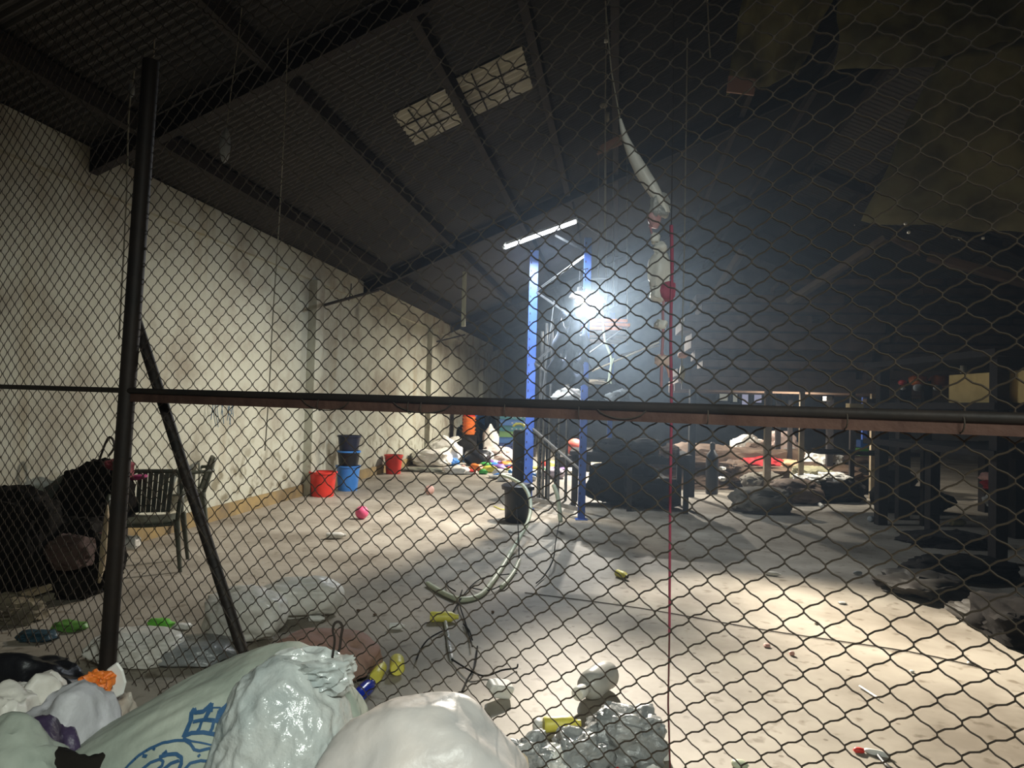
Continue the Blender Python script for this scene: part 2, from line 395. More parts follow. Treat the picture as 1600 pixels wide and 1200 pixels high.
skylight(2, (704, 124), (832, 132), '')
# far windows, lit from outside
m_pane = mat('lit_pane', (0.55, 0.55, 0.75), 0.5, emis=0.35); m_pane2 = mat('lit_pane_warm', (0.5, 0.5, 0.42), 0.5, emis=0.28)
for i, (xa, xb, ya, yb, mm) in enumerate(((1122, 1138, 609, 627, m_pane2), (1143, 1153, 609, 629, m_pane2), (1157, 1170, 609, 633, m_pane), (1176, 1191, 607, 630, m_pane))):
    a = at(xa, yb, 29.0); b = at(xb, ya, 29.0)
    o = MB().box((a + b) / 2, (b.x - a.x, 0.06, b.z - a.z)).build('window_%d' % (i + 3), mm); struct(o)
    fr = MB(); c = (a + b) / 2
    for zz in (a.z, b.z): fr.box((c.x, 28.95, zz), (b.x - a.x + 0.1, 0.08, 0.06))
    for xx in (a.x, b.x): fr.box((xx, 28.95, c.z), (0.06, 0.08, b.z - a.z))
    g = fr.build('window_frame', m_darkw); g.parent = o

# ------------------------------------------------------------------ chain link fence
fence = thing('chain_link_fence', 'rusty chain link fence with dark steel post, slanted brace and long middle rail', 'fence', (0, Z0, 0))
FD = Vector((1, -TT, 0)).normalized(); FN = Vector((TT, 1, 0)).normalized()
W_, H_ = 0.105, 0.085
n0 = fp(757.4, 833); sref = (n0 - Vector((0, Z0, 0))).dot(FD); zref = n0.z
mb = MB()
cols = range(int((-4.55 - sref) / (W_ / 2)), int((2.75 - sref) / (W_ / 2)))
rows0 = -int((zref - 0.03) / (H_ / 2)); rows1 = int((3.75 - zref) / (H_ / 2))
def node(i, j):
    x = sref + i * W_ / 2; z = zref + j * H_ / 2
    x += 0.010 * noise.noise(Vector((i * 0.11, j * 0.07, 3))); z += 0.012 * noise.noise(Vector((i * 0.09, j * 0.11, 8)))
    b = 0.03 * noise.noise(Vector((x * 0.9, z * 0.9, 1)))
    return x, z, b
for i in cols:
    # one bent wire: zigzags between column i and i+1, hooking over its neighbours at the bends
    pts = []
    for j in range(rows0, rows1 + 1):
        side = 0 if (j + i) % 2 == 0 else 1
        x, z, b = node(i + side, j)
        # bends: rounded hook
        ex = -0.0035 if side == 0 else 0.0035
        fb = 0.0035 if side == 0 else -0.0035
        for dz, dx in ((-0.36, 0.84), (-0.10, 0.15), (0.10, 0.15), (0.36, 0.84)):
            inward = 1 if side == 0 else -1
            pts.append(Vector((0, Z0, 0)) + FD * (x + ex + inward * dx * 0.5 * W_ / 2 * 0.9) + FN * (b + fb * (1 - abs(dz) * 1.6)) + Vector((0, 0, z + dz * H_ / 2 * (1.15 if abs(dz) > .2 else 1))))
    mb.tube(pts, 0.0025, 4)
for i_ in (0,):
    pass
wm = mb.build('wire_mesh', m_wire, fence, smooth=True)
# post
pa = fp(167, 1046, -0.03); pa.z = 0.0
pb = fp(236, 95, -0.03)
MB().tube([pa, pb], 0.040, 16).build('post', m_steel, fence, smooth=True)
MB().tube([fp(213, 500, 0.05), Vector((fp(412, 1030, 0.22).x, fp(412, 1030, 0.22).y, 0.0))], 0.027, 12).build('brace', m_steel, fence, smooth=True)
# rail: dark pipe over a rusty angle
ra = fp(-130, 600, -0.04); rb = fp(1900, 663, -0.04)
MB().tube([ra, rb], 0.014, 12).build('rail', m_steel, fence, smooth=True)
MB().beam(fp(200, 621, -0.02), fp(1900, 679, -0.02), 0.03, 0.042).build('angle_iron', m_rust, fence)
for (x0, x1) in ((470, 545), (612, 705), (930, 1010)):
    pts = [fp(x0 + (x1 - x0) * t, 622 + (x0 - 470) * 0.029 + 16 * math.sin(math.pi * t) ** 0.6 + t * 6, -0.045) for t in [k / 10 for k in range(11)]]
    MB().tube(pts, 0.0022, 5).build('tie_wire', m_wire, fence)
for x in (500, 640, 660, 790, 905, 1105, 1320, 1500):
    c = fp(x, 636 + (x - 800) * 0.029 + 5, -0.035); pts = [c + Vector((0.004 * math.cos(t) , 0, 0)) + Vector((0, 0.024 * math.cos(t), 0.024 * math.sin(t))) for t in [k * math.pi / 8 for k in range(17)]]
    MB().tube(pts, 0.002, 4).build('tie_wire', m_wire, fence)
# far post at the right, out of sight of the mesh edge
MB().tube([Vector((2.38, Z0 - TT * 2.38, 0)), Vector((2.38, Z0 - TT * 2.38, 3.8))], 0.035, 12).build('post', m_steel, fence, smooth=True)

# ------------------------------------------------------------------ blue rack frame with the lamps
RL = fl(824, 796); RR = fl(908, 812)          # feet of the two uprights
rack = thing('pallet_rack', 'tall blue steel rack frame of two uprights joined by zigzag bracing', 'rack', (RL.x, RL.y, 0))
TL = at(831, 392, RL.y).z; TR = at(916, 372, RR.y).z
def upright(P, h, wd, m, parent, nm='upright'):
    mb = MB(); t = 0.006; dp = 0.06
    mb.box((P.x, P.y - dp / 2, h / 2), (wd, t, h)); mb.box((P.x - wd / 2, P.y, h / 2), (t, dp, h)); mb.box((P.x + wd / 2, P.y, h / 2), (t, dp, h))
    hb = MB()
    for i in range(int(h / 0.12)):
        z = 0.1 + i * 0.12; hb.box((P.x - wd * 0.32, P.y - dp / 2 - 0.004, z), (0.012, 0.004, 0.03))
    build2(mb, nm, m, hb, m_steel, parent)
    fpn = MB().box((P.x, P.y, 0.006), (wd + 0.07, dp + 0.07, 0.012)).build('foot_plate', m_blue, parent)
upright(RL, TL, 0.115, m_blue, rack); upright(RR, TR, 0.085, m_blue, rack)
def onL(z): return Vector((RL.x + 0.03, RL.y, z))
def onR(z): return Vector((RR.x - 0.02, RR.y, z))
zs = [(0.18, 'R', 'L', 0.16), ]
for (za, zb, d) in ((at(825, 455, RL.y).z, at(912, 398, RR.y).z, 1), (at(825, 568, RL.y).z, at(912, 500, RR.y).z, 1)):
    for s_ in (-0.012, 0.012):
        MB().beam(onL(za + s_), onR(zb + s_), 0.012, 0.010).build('brace', m_galv, rack)
for (za, zb) in ((at(830, 455, RL.y).z, at(908, 508, RR.y).z), (at(830, 566, RL.y).z, at(908, 622, RR.y).z), (at(830, 668, RL.y).z, at(908, 735, RR.y).z)):
    MB().beam(onL(za), onR(zb), 0.03, 0.022).build('brace', m_galv, rack)
MB().beam(onL(0.16), onR(0.13), 0.03, 0.05).build('brace', m_galv, rack)
MB().beam(at(868, 368, RR.y + 0.2), at(913, 392, RR.y), 0.03, 0.03).build('arm', m_galv, rack)

# tube lamp
ta = at(789, 386, 9.0); tb = at(899, 346, 9.25)
tube = thing('tube_lamp', 'glowing white tube lamp tilted across the top of the blue rack', 'lamp', (ta + tb) / 2)
m_tube = mat('lit_tube', (0.86, 0.93, 1.0), 0.4, emis=8)
MB().tube([ta, tb], 0.028, 12).build('tube', m_tube, tube, smooth=True)
dn = Vector((0, 0, 0.035))
MB().beam(ta + dn, tb + dn, 0.13, 0.03).build('batten', m_white, tube)
for q, s_ in ((ta, -1), (tb, 1)):
    d = (tb - ta).normalized(); MB().tube([q, q + d * s_ * 0.03], 0.024, 10).build('end_cap', m_white, tube, smooth=True)
MB().tube([tb + dn, at(935, 366, 9.3)], 0.008, 6).build('hook', m_galv, tube)
# flood lamp
fd = thing('flood_lamp', 'dazzling round flood lamp hung low on the blue rack', 'lamp', LAMP)
m_glow = mat('lit_glass', (1.0, 0.93, 0.82), 0.3, emis=90)
v_, f_ = ico(3)
MB().add([q * 0.045 + LAMP for q in v_], f_).build('bulb', m_glow, fd, smooth=True)
MB().lathe([(0.14, 0.03), (0.11, 0.085), (0.035, 0.12), (0.03, 0.17)], LAMP, 20).build('reflector', m_steel, fd, smooth=True)
MB().tube([LAMP + Vector((0, 0, .16)), Vector((LAMP.x, LAMP.y, 3.2)), Vector((RR.x, RR.y - .03, 3.25))], 0.008, 6).build('cable', m_blk, fd)

# rear frame and the poles behind
def pole(name, label, cat, a, b, r, m, group=None, n=8):
    a = Vector(a); b = Vector(b); o = MB().tube([a, b], r, n).build(name, m, None, smooth=True, loc=(a.x, a.y, min(a.z, b.z))); return tag(o, label, cat, group)
for i, (x, yt, yb, Y, lab) in enumerate(((852, 505, 640, 10.6, 'grey'), (861, 498, 640, 10.5, 'grey'), (876, 512, 650, 10.7, 'grey'), (845, 518, 650, 10.8, 'grey'), (888, 520, 650, 10.9, 'grey'))):
    a = at(x, 600, Y); b = at(x + 2, yt, Y); a.z = 0
    pole('metal_pole', ('second from the left', 'middle', 'fourth from the left', 'leftmost', 'rightmost')[i] + ' grey pole of the bundle standing behind the blue rack frame', 'pole', a, b, 0.022, m_galv, 'grey poles behind the rack')
pole('metal_pole', 'leaning pole slanting from the pole bundle towards the left blue upright', 'pole', at(866, 470, 10.4), at(836, 700, 10.2), 0.012, m_galv)
for i, (x, yt) in enumerate(((842, 668), (854, 668), (868, 660))):
    p = fl(x, (778, 785, 770)[i]); h = at(x, yt, p.y).z
    o = MB(); o.box((p.x, p.y, h / 2), (0.05, 0.006, h)); o.box((p.x - 0.025, p.y + 0.02, h / 2), (0.006, 0.04, h))
    sl = MB()
    for k in range(int(h / 0.06)): sl.box((p.x + 0.008, p.y - 0.004, 0.06 + k * 0.06), (0.014, 0.003, 0.026))
    o = build2(o, 'slotted_angle_post', m_blk, sl, m_galv, None, loc=(p.x, p.y, 0))
    tag(o, 'black slotted angle post, ' + ('leftmost of the three between the blue uprights', 'middle one of the three between the blue uprights', 'rightmost of the three between the blue uprights')[i], 'post')
p = at(955, 560, 13.0)
MB_ = MB().box((p.x, 13, 1.6), (0.09, 0.07, 3.2)).build('rack_post', m_blue, None, loc=(p.x, 13, 0)); tag(MB_, 'distant blue post standing right of the rack behind the hanging pale cloths', 'post')
for k, (xa, ya, xb, yb, Y, l) in enumerate(((905, 436, 955, 434, 10.4, 'level rod behind the top of the right blue upright'),
        (905, 447, 944, 468, 10.0, 'short steel rod sloping down beside the flood lamp'),
        (920, 552, 975, 513, 10.2, 'thin rod rising to the right below the orange boards'),
        (925, 580, 1030, 535, 10.3, 'long pale stick sloping up right of the rack'),
        (965, 556, 1030, 540, 11.0, 'faint pale rod right of the blue rack near the hanging rags'))):
    pole('steel_rod' if k < 3 else 'wooden_stick', l, 'rod', at(xa, ya, Y), at(xb, yb, Y), 0.014, m_galv if k < 3 else m_palewood)
# hanging bits behind the rack
for k, (x, y0, y1) in enumerate(((935, 395, 470), (980, 452, 540), (947, 420, 505), (958, 440, 478))):
    o = MB().tube([at(x, 205, 10.8), at(x, y0, 10.8), at(x, y1, 10.8)], [0.003, 0.007, 0.007], 5)
    o = o.build('hanging_string', m_string, None); tag(o, 'pale string hanging right of the flood lamp, ' + ('leftmost one', 'lone right one', 'second from left', 'third, with knotted end')[k], 'string')
# orange boards stacked on the rack
bt = at(945, 540, 10.6)
for k in range(6):
    c = at(944, 502 + k * 6.4, 10.6); dx = 0.06 * math.sin(k * 2.1)
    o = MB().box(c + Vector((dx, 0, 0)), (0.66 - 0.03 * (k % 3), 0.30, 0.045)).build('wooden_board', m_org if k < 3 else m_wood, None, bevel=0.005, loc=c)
    tag(o, 'short board in the stack right of the flood lamp, ' + ('topmost', 'second from top', 'third from top', 'fourth from top', 'fifth from top', 'lowest')[k], 'board', 'boards on the rack')
# shelf with rags and litter at eye level
o = MB().box(at(905, 629, 10.3), (1.6, 0.9, 0.03)).build('shelf_board', m_galv, None, loc=at(905, 629, 10.3)); tag(o, 'grey shelf board behind the blue uprights carrying white rags', 'shelf')
for k, (x, y, sx, sz, m, l) in enumerate(((893, 616, 0.22, 0.07, m_white, 'bright white crumpled rag on the shelf behind the right upright'),
        (915, 620, 0.16, 0.07, m_white, 'small white plastic bag on the shelf right of the right upright'),
        (880, 621, 0.15, 0.05, m_white, 'flat white cloth at the left end of the rack shelf'),
        (935, 610, 0.36, 0.14, m_dark, 'dark grey bundle on the right half of the rack shelf'),
        (957, 618, 0.2, 0.1, m_film2, 'grey plastic sheet bundle at the right end of the rack shelf'),
        (920, 598, 0.30, 0.03, m_palewood, 'pale twisted strip lying over the dark bundle'),
        (884, 535, 0.06, 0.025, m_white, 'small white plastic scrap caught on the upper brace, left one'),
        (900, 529, 0.10, 0.03, m_white, 'white plastic scrap caught on the upper brace beside the right upright'))):
    lump('rag' if k != 4 else 'plastic_bundle', l, 'rag', at(x, y, 10.1 if k < 6 else 8.8), (sx, 0.12, sz), m, seed=k + 3, amp=0.3, fold=0.2, sub=3, floor=False)
o = MB().tube(smoothpath([at(940, 475, 10.0), at(945, 530, 10), at(955, 560, 10.0), at(952, 590, 10), at(948, 604, 10)]), 0.018, 6)
tag(o.build('cloth_strip', m_hose, None, smooth=True), 'pale green strip hanging from the orange boards to the shelf', 'strip')
o = MB().tube(smoothpath([at(959, 560, 10.0), at(952, 585, 10), at(957, 606, 10)]), 0.016, 6)
tag(o.build('cloth_strip', m_hose, None, smooth=True), 'short forked pale green strip beside the longer hanging strip', 'strip')
# torn rag added below the lamp to dapple its light on the floor
rnd = random.Random(4)
mb = MB(); c0 = Vector((0.70, 8.52, 2.60)); vs = {}
nx, nz = 16, 20
holes = [(rnd.uniform(1, nx - 1), rnd.uniform(1, nz - 1), rnd.uniform(0.9, 1.9)) for _ in range(10)]
for i in range(nx + 1):
    for j in range(nz + 1):
        x = (i / nx - 0.5) * (0.33 + .22 * j / nz) * (1 + 0.1 * math.sin(j * 0.9)) + .03 - .05 * j / nz; z = -(j / nz) * 0.90
        vs[i, j] = len(mb.v); mb.v.append(tuple(c0 + Vector((x, 0.05 * math.sin(i * 0.9 + j * 0.3), z + 0.03 * math.sin(i)))))
for i in range(nx):
    for j in range(nz):
        if any((i - hx) ** 2 + (j - hz) ** 2 < hr * hr for hx, hz, hr in holes): continue
        mb.f.append((vs[i, j], vs[i + 1, j], vs[i + 1, j + 1], vs[i, j + 1]))
o = mb.build('shade_rag', mat('dirty_blue_cloth', (0.16, 0.19, 0.26), 0.9, 0, (0.10, 0.12, 0.17), 5), None, smooth=True)
s = o.modifiers.new('thickness', 'SOLIDIFY'); s.thickness = 0.006
MB().tube([c0 + Vector((.1, 0, -.02)), Vector((RR.x, RR.y, 3.0))], .004, 5).build('string', m_string, o)
tag(o, 'torn holey rag added between the blue uprights to dapple the flood lamp light', 'rag')

rb_ = thing('added_rear_bulb', 'bare bulb added farther back behind the blue rack to brighten the rubbish', 'lamp', (2.2, 16.5, 3.2))  # bulb added as the body of the extra rear light
MB().add([q * 0.035 + Vector((2.2, 16.5, 3.2)) for q in v_], f_).build('bulb', m_glow, rb_, smooth=True)
MB().tube([Vector((2.2, 16.5, 3.23)), Vector((2.2, 16.5, roofz(2.2, 16.5) - .05))], .006, 6).build('cable', m_blk, rb_)
# ------------------------------------------------------------------ black bin and hoses
p = fl(808, 815)
binr = thing('rubbish_bin', 'black bin with flared rim at the foot of the left blue upright', 'bin', (p.x, p.y, 0))
MB().lathe([(0.14, 0.0), (0.155, 0.02), (0.172, 0.42)], (p.x, p.y, 0), 28).build('body', m_blk, binr, smooth=True)
MB().lathe([(0.172, 0.40), (0.205, 0.405), (0.21, 0.45), (0.18, 0.47), (0.10, 0.485)], (p.x, p.y, 0), 28).build('lid', m_blk, binr, smooth=True)
# dark drum on which a yellow loop hangs, behind the left upright
p = fl(812, 772)
dd = thing('dark_drum', 'tall dark cylinder standing just left of the blue upright', 'drum', (p.x, p.y, 0))
MB().lathe([(0.13, 0), (0.135, 0.03), (0.135, 1.0), (0.12, 1.04)], (p.x, p.y, 0), 20).build('body', m_blk, dd, smooth=True)
MB().lathe([(0.137, 0.5), (0.145, 0.51), (0.145, 0.53), (0.137, 0.54)], (p.x, p.y, 0), 20, closed=False).build('hoop', m_blk, dd, smooth=True)
c = at(811, 667, p.y - 0.1)
o = MB().tube([c + Vector((0.09 * math.cos(t), 0, 0.05 * math.sin(t))) for t in [k * math.pi / 10 for k in range(11)]], 0.022, 8)
tag(o.build('yellow_handle', m_yel, None, smooth=True), 'curved yellow handle on top of the tall dark cylinder', 'handle')

def hosepath(pxs):
    return smoothpath([(at(x, y, Y) if Y else fl(x, y, 0.02)) for x, y, Y in pxs], 6)
h1 = hosepath([(781, 742, 8.4), (800, 748, 8.3), (820, 762, 8.1), (829, 785, 7.9), (826, 812, 7.6), (812, 840, 7.2), (797, 865, 6.8), (783, 888, 6.2), (768, 910, 5.7), (750, 930, 0), (722, 937, 0), (695, 928, 0), (668, 912, 0)])
tag(MB().tube(h1, 0.021, 8).build('hose', m_hose, None, smooth=True), 'long pale green hose arching over the black bin to the floor', 'hose')
h2 = hosepath([(865, 758, 8.4), (871, 775, 8.3), (874, 795, 8.2), (876, 815, 8.1)])
tag(MB().tube(h2, 0.026, 8).build('hose', m_hose, None, smooth=True), 'short pale green hose hanging in front of the rack bracing', 'hose')
h3 = hosepath([(811, 875, 0), (803, 893, 0), (792, 908, 0), (783, 917, 0)])
tag(MB().tube(h3, 0.018, 8).build('hose', m_hose, None, smooth=True), 'cut piece of pale hose on the floor beside the long hose', 'hose')
for k, (pts, lab) in enumerate(((((874, 815, 7.9), (868, 848, 7.0), (864, 875, 6.3), (850, 900, 0), (838, 911, 0)), 'thin black wire running from the short hose down to the floor'),
        (((806, 790, 7.8), (810, 830, 7.2), (811, 872, 6.4)), 'thin black wire hanging from the bin to the cut hose piece'))):
    tag(MB().tube(hosepath(pts), 0.006, 6).build('wire', m_wire2, None, smooth=True), lab, 'wire')
wires = [([(808, 896, 0), (770, 900, 0), (745, 908, 0), (722, 933, 0), (700, 970, 0)], 'black wire sweeping from the cut hose to the yellow bottle'),
    ([(722, 922, 0), (718, 942, 0), (728, 975, 0), (738, 1010, 0)], 'kinked black wire crossing the hose end downwards'),
    ([(693, 985, 0), (670, 998, 0), (657, 1015, 0), (651, 1030, 0)], 'short black wire curling below the yellow bottle'),
    ([(706, 1030, 0), (735, 1048, 0), (758, 1056, 0), (785, 1047, 0), (806, 1044, 0), (809, 1038, 0)], 'black wire with hooked end above the white foam box'),
    ([(746, 1010, 0), (742, 1040, 0), (730, 1062, 0), (722, 1080, 0)], 'black wire pointing towards the cream sack'),
    ([(735, 918, 0), (765, 922, 0), (795, 908, 0)], 'black wire lying alongside the hose end'),
    ([(724, 975, 0), (733, 985, 0), (738, 1000, 0)], 'frayed black wire bunch by the yellow bottle'),
    ([(698, 908, 0), (700, 916, 0), (712, 924, 0)], 'tiny black wire by the hose tip')]
for pts, lab in wires:
    tag(MB().tube(smoothpath([fl(x, y, 0.012 + 0.02 * (i % 2)) for i, (x, y, _) in enumerate(pts)], 5), 0.0048, 6).build('wire', m_wire2, None, smooth=True), lab, 'wire', None)
tag(MB().tube(smoothpath([fl(696, 972, 0.02), fl(700, 995, 0.015), fl(702, 1010, 0.02), fl(706, 1030, 0.01)], 6), 0.013, 6).build('tape_strip', m_film2, None, smooth=True), 'twisted clear tape strip trailing from the yellow bottle', 'tape')
tag(MB().tube(smoothpath([fl(820, 926, 0.006), fl(1000, 950, 0.006), fl(1200, 985, 0.006), fl(1420, 1018, 0.006), fl(1560, 1050, 0.006)], 4), 0.004, 5).build('shadow_line', mat('shadow_line_grey', (0.10, 0.08, 0.06), 0.8), None), 'thin dark line standing in for a string shadow across the bright floor', 'cable')  # dark cord laid in place of a string's shadow on the floor

# ------------------------------------------------------------------ hanging plastic and cords
YH = 3.0
sp = smoothpath([at(x, y, YH) for x, y in ((969, 186), (976, 212), (988, 240), (1003, 268), (1018, 292), (1036, 322), (1040, 333))], 5)
wd = [0.006, 0.014, 0.024, 0.031, 0.030, 0.022, 0.020]
mb = MB(); nseg = len(sp)
rr = [wd[min(6, int(i / 5))] * (1 - (i % 5) / 5) + wd[min(6, int(i / 5) + 1)] * ((i % 5) / 5) for i in range(nseg)]
mb.tube(sp, rr, 8); o = mb.build('plastic_strip', m_white, None, smooth=True)
tag(o, 'long white plastic strip hanging askew high right of the tube lamp', 'plastic strip')
g = MB().tube([at(969, 188, YH), at(955, 110, YH), at(946, 10, YH), at(945, -120, YH)], 0.003, 5).build('string', m_string, o); 
raglist = [((1031, 322), (0.035, 0.015, 0.05), m_film2, 'grey torn film bag at the tip of the white plastic strip'),
    ((1022, 342), (0.022, 0.014, 0.035), mat('pink_film', (0.50, 0.28, 0.28), 0.4), 'pink and clear film scrap below the white plastic strip'),
    ((1024, 372), (0.017, 0.013, 0.020), m_white, 'small white knot of film on the hanging string'),
    ((1031, 387), (0.026, 0.018, 0.020), m_white, 'round white film knot in the middle of the hanging string'),
    ((1030, 424), (0.040, 0.018, 0.072), m_white, 'largest white plastic bag tied to the hanging string'),
    ((1028, 458), (0.030, 0.016, 0.030), m_white, 'white bag corner drooping under the largest tied bag'),
    ((1033, 507), (0.022, 0.014, 0.016), m_white, 'small white crumpled scrap on the string below the light streak height'),
    ((1035, 563), (0.028, 0.014, 0.022), mat('blush_film', (0.62, 0.48, 0.42), 0.45), 'blush scrap knotted near the lower end of the string')]
for k, ((x, y), s_, m, l) in enumerate(raglist):
    lump('plastic_scrap', l, 'plastic scrap', at(x, y, YH), s_, m, seed=20 + k, amp=0.4, fold=0.22, sub=3, floor=False)
tag(MB().tube(smoothpath([at(x, y, YH) for x, y in ((1030, 330), (1016, 350), (1024, 380), (1034, 400), (1040, 440), (1036, 480), (1036, 520), (1034, 560), (1033, 605))], 4), [0.004] * 16 + [0.006] * 17, 6).build('knotted_string', mat('pink_string', (0.42, 0.20, 0.22), 0.6), None, smooth=True), 'pinkish knotted string carrying the tied white plastic scraps', 'string')
tag(MB().tube(smoothpath([at(x, y, YH) for x, y in ((1036, 560), (1044, 580), (1046, 590))], 4), 0.005, 6).build('plastic_tail', m_pale, None, smooth=True), 'pale plastic tail dangling beside the string end', 'plastic strip')
cordY = 2.72
tag(MB().tube(smoothpath([at(x, y, cordY) for x, y in ((1049, 352), (1050, 420), (1048, 520), (1049, 640), (1047, 800), (1046, 990))], 5), [0.007] * 6 + [0.006] * 8 + [0.0055] * 6 + [0.005] * 6, 8).build('hanging_rope', m_cord, None, smooth=True), 'crimson cord hanging straight down right of the tied rags', 'cord')
b = fl(1043, 1230, 0.0)
tag(MB().tube([at(1049, 354, cordY), at(1052, 150, cordY), at(1055, -420, cordY)], 0.0018, 5).build('hanging_line', m_steel, None), 'thin dark line from which the crimson cord hangs', 'line')
tag(MB().tube([at(1046, 985, cordY), at(1044, 1100, cordY), (b.x, cordY, 0.01)], 0.0035, 6).build('hanging_twine', mat('dark_red_cord', (0.10, 0.02, 0.02), 0.7), None), 'thin dark cord continuing below the crimson cord to the floor', 'cord')
lump('cord_knot', 'crimson knot on the hanging cord beside the largest tied bag', 'knot', at(1044, 455, cordY + 0.02), (0.024, 0.016, 0.035), m_cord, seed=5, amp=0.4, fold=0.3, sub=2, floor=False)
# strings from the roof with bits caught on them
strs = [(((946, -60), (947, 60), (946, 130), (945, 340), (944, 372)), 4.2, 0.0042, 'pale string with a white tag hanging above the right blue upright'),
    (((1074, 60), (1072, 200), (1069, 400), (1066, 520), (1065, 600)), 4.6, 0.0045, 'long pale string hanging right of the crimson cord'),
    (((450, 60), (444, 200), (436, 350), (426, 500), (421, 600), (414, 704)), 5.0, 0.0045, 'long thin string hanging before the plastered wall'),
    (((378, 10), (370, 80), (360, 150), (354, 200)), 5.2, 0.004, 'dim string hanging from the roof towards the wall top'),
    (((242, 60), (240, 90), (236, 200), (231, 290), (226, 340)), 4.9, 0.005, 'dim string just right of the dark fence post'),
    (((210, 110), (201, 180), (198, 300), (192, 420), (186, 530)), 4.8, 0.006, 'twisted string hanging just left of the dark fence post'),
    (((855, 215), (843, 240), (822, 290), (800, 332)), 9.0, 0.006, 'slanting wire from the roof down to the tube lamp'),
    (((1105, -10), (1108, 60), (1110, 90)), 5.5, 0.006, 'faint string high up left of the olive tarpaulins')]
for pts, Y, r_, lab in strs:
    tag(MB().tube(smoothpath([at(x, y, Y) for x, y in pts], 4), r_, 6).build('hanging_string', m_string, None, smooth=True), lab, 'string')
bits = [((947, 64), 4.2, (0.012, 0.010, 0.012), m_white, 'tiny white tag on the string above the rack'),
    ((943, 165), 4.2, (0.02, 0.012, 0.014), m_string, 'pale fluff caught halfway down the tagged string'),
    ((949, 182), 4.2, (0.010, 0.010, 0.03), m_string, 'loose fibre tuft under the pale fluff'),
    ((351, 228), 5.2, (0.028, 0.02, 0.12), m_film2, 'narrow grey film bag tied at a string end by the wall'),
    ((206, 140), 4.8, (0.014, 0.012, 0.05), m_film2, 'film twist tied to the string left of the post'),
    ((1066, 555), 4.6, (0.030, 0.015, 0.016), m_pale, 'small peach scrap at the end of the long right string'),
    ((1066, 583), 4.6, (0.012, 0.012, 0.05), m_string, 'frayed lower end of the long right string'),
    ((548, 337), 13.0, (0.14, 0.05, 0.10), m_white, 'white torn sheet scrap stuck under the roof edge'),
    ((498, 303), 12.0, (0.07, 0.04, 0.05), m_string, 'small pale scrap under the roof left of the torn sheet'),
    ((475, 303), 12.0, (0.02, 0.02, 0.02), m_white, 'tiny bright dot on the roof edge'),
    ((389, 238), 10.0, (0.10, 0.05, 0.05), m_string, 'dim pale scrap under the roof above the wall')]
for k, ((x, y), Y, s_, m, l) in enumerate(bits):
    lump('plastic_scrap' if k not in (0,) else 'paper_tag', l, 'scrap', at(x, y, Y), s_, m, seed=40 + k, amp=0.35, fold=0.2, sub=2, floor=False, rot=(0, 0.7 if k == 7 else 0, 0))
o = MB()
for k in range(5): o.beam(at(933 + k * 1.5, 241 - k * 3.2, 5.0), at(972, 224 - k * 3.4, 5.0), 0.01, 0.012)
tag(o.build('broken_slat_bundle', mat('reddish_slats', (0.40, 0.26, 0.20), 0.7), None), 'small splintered reddish slat bundle left of the white plastic strip', 'slats')
o = MB().tube(smoothpath([at(111, 70, 6.5), at(107, 95, 6.5), at(118, 112, 6.5), (at(160, 128, 6.5))], 5), 0.022, 8)
tag(o.build('bent_pipe', m_palewood, None, smooth=True), 'bent pale pipe high under the dark roof at left', 'pipe')
o = MB().beam(at(828, 66, 8.0), at(848, 122, 8.0), 0.09, 0.05)
tag(o.build('pale_batten', mat('dull_pale_paint', (0.30, 0.29, 0.24), 0.8), None), 'short pale batten fixed to the purlin right of the skylight', 'batten')
o = thing('hanging_lamp_tube', 'unlit vertical white tube hanging against the far end of the wall', 'lamp tube', at(724, 460, 14.0))
MB().tube([at(726, 425, 14.0), at(724, 510, 14.0)], 0.045, 10).build('tube', mat('yellowed_tube', (0.55, 0.55, 0.36), 0.35), o, smooth=True)
MB().tube([at(730, 330, 14.0), at(726, 425, 14.0)], 0.010, 6).build('string', m_string, o)
# rods sticking out of the wall
pole('steel_rod', 'dark bar sticking out slantwise near the wall top', 'rod', at(506, 477, 10.3), at(592, 453, 10.3), 0.022, m_steel)
pole('steel_rod', 'thin dark bar sticking out of the wall farther back', 'rod', at(682, 534, 17.0), at(727, 523, 17.0), 0.018, m_steel)
tag(MB().tube(smoothpath([at(545, 470, 11), at(548, 455, 11), (at(549, 443, 11))], 3), 0.01, 5).build('wire_stub', m_steel, None), 'short wire stub above the slanted wall bar', 'wire')
# blue strands on the wall
mb = MB(); rnd = random.Random(9)
for k in range(11):
    x = 334 + k * 3.3; y1 = 640 + rnd.uniform(4, 30)
    mb.tube(smoothpath([wl(x + 3, 622, 0.06), wl(x + rnd.uniform(-5, 5), 634, 0.08), wl(x + rnd.uniform(-6, 6), y1, 0.07)], 4), 0.004, 4)
tag(mb.build('string_bunch', mat('dull_blue_strands', (0.05, 0.12, 0.20), 0.8), None), 'bunch of frayed blue strands hanging on the plastered wall', 'strands')

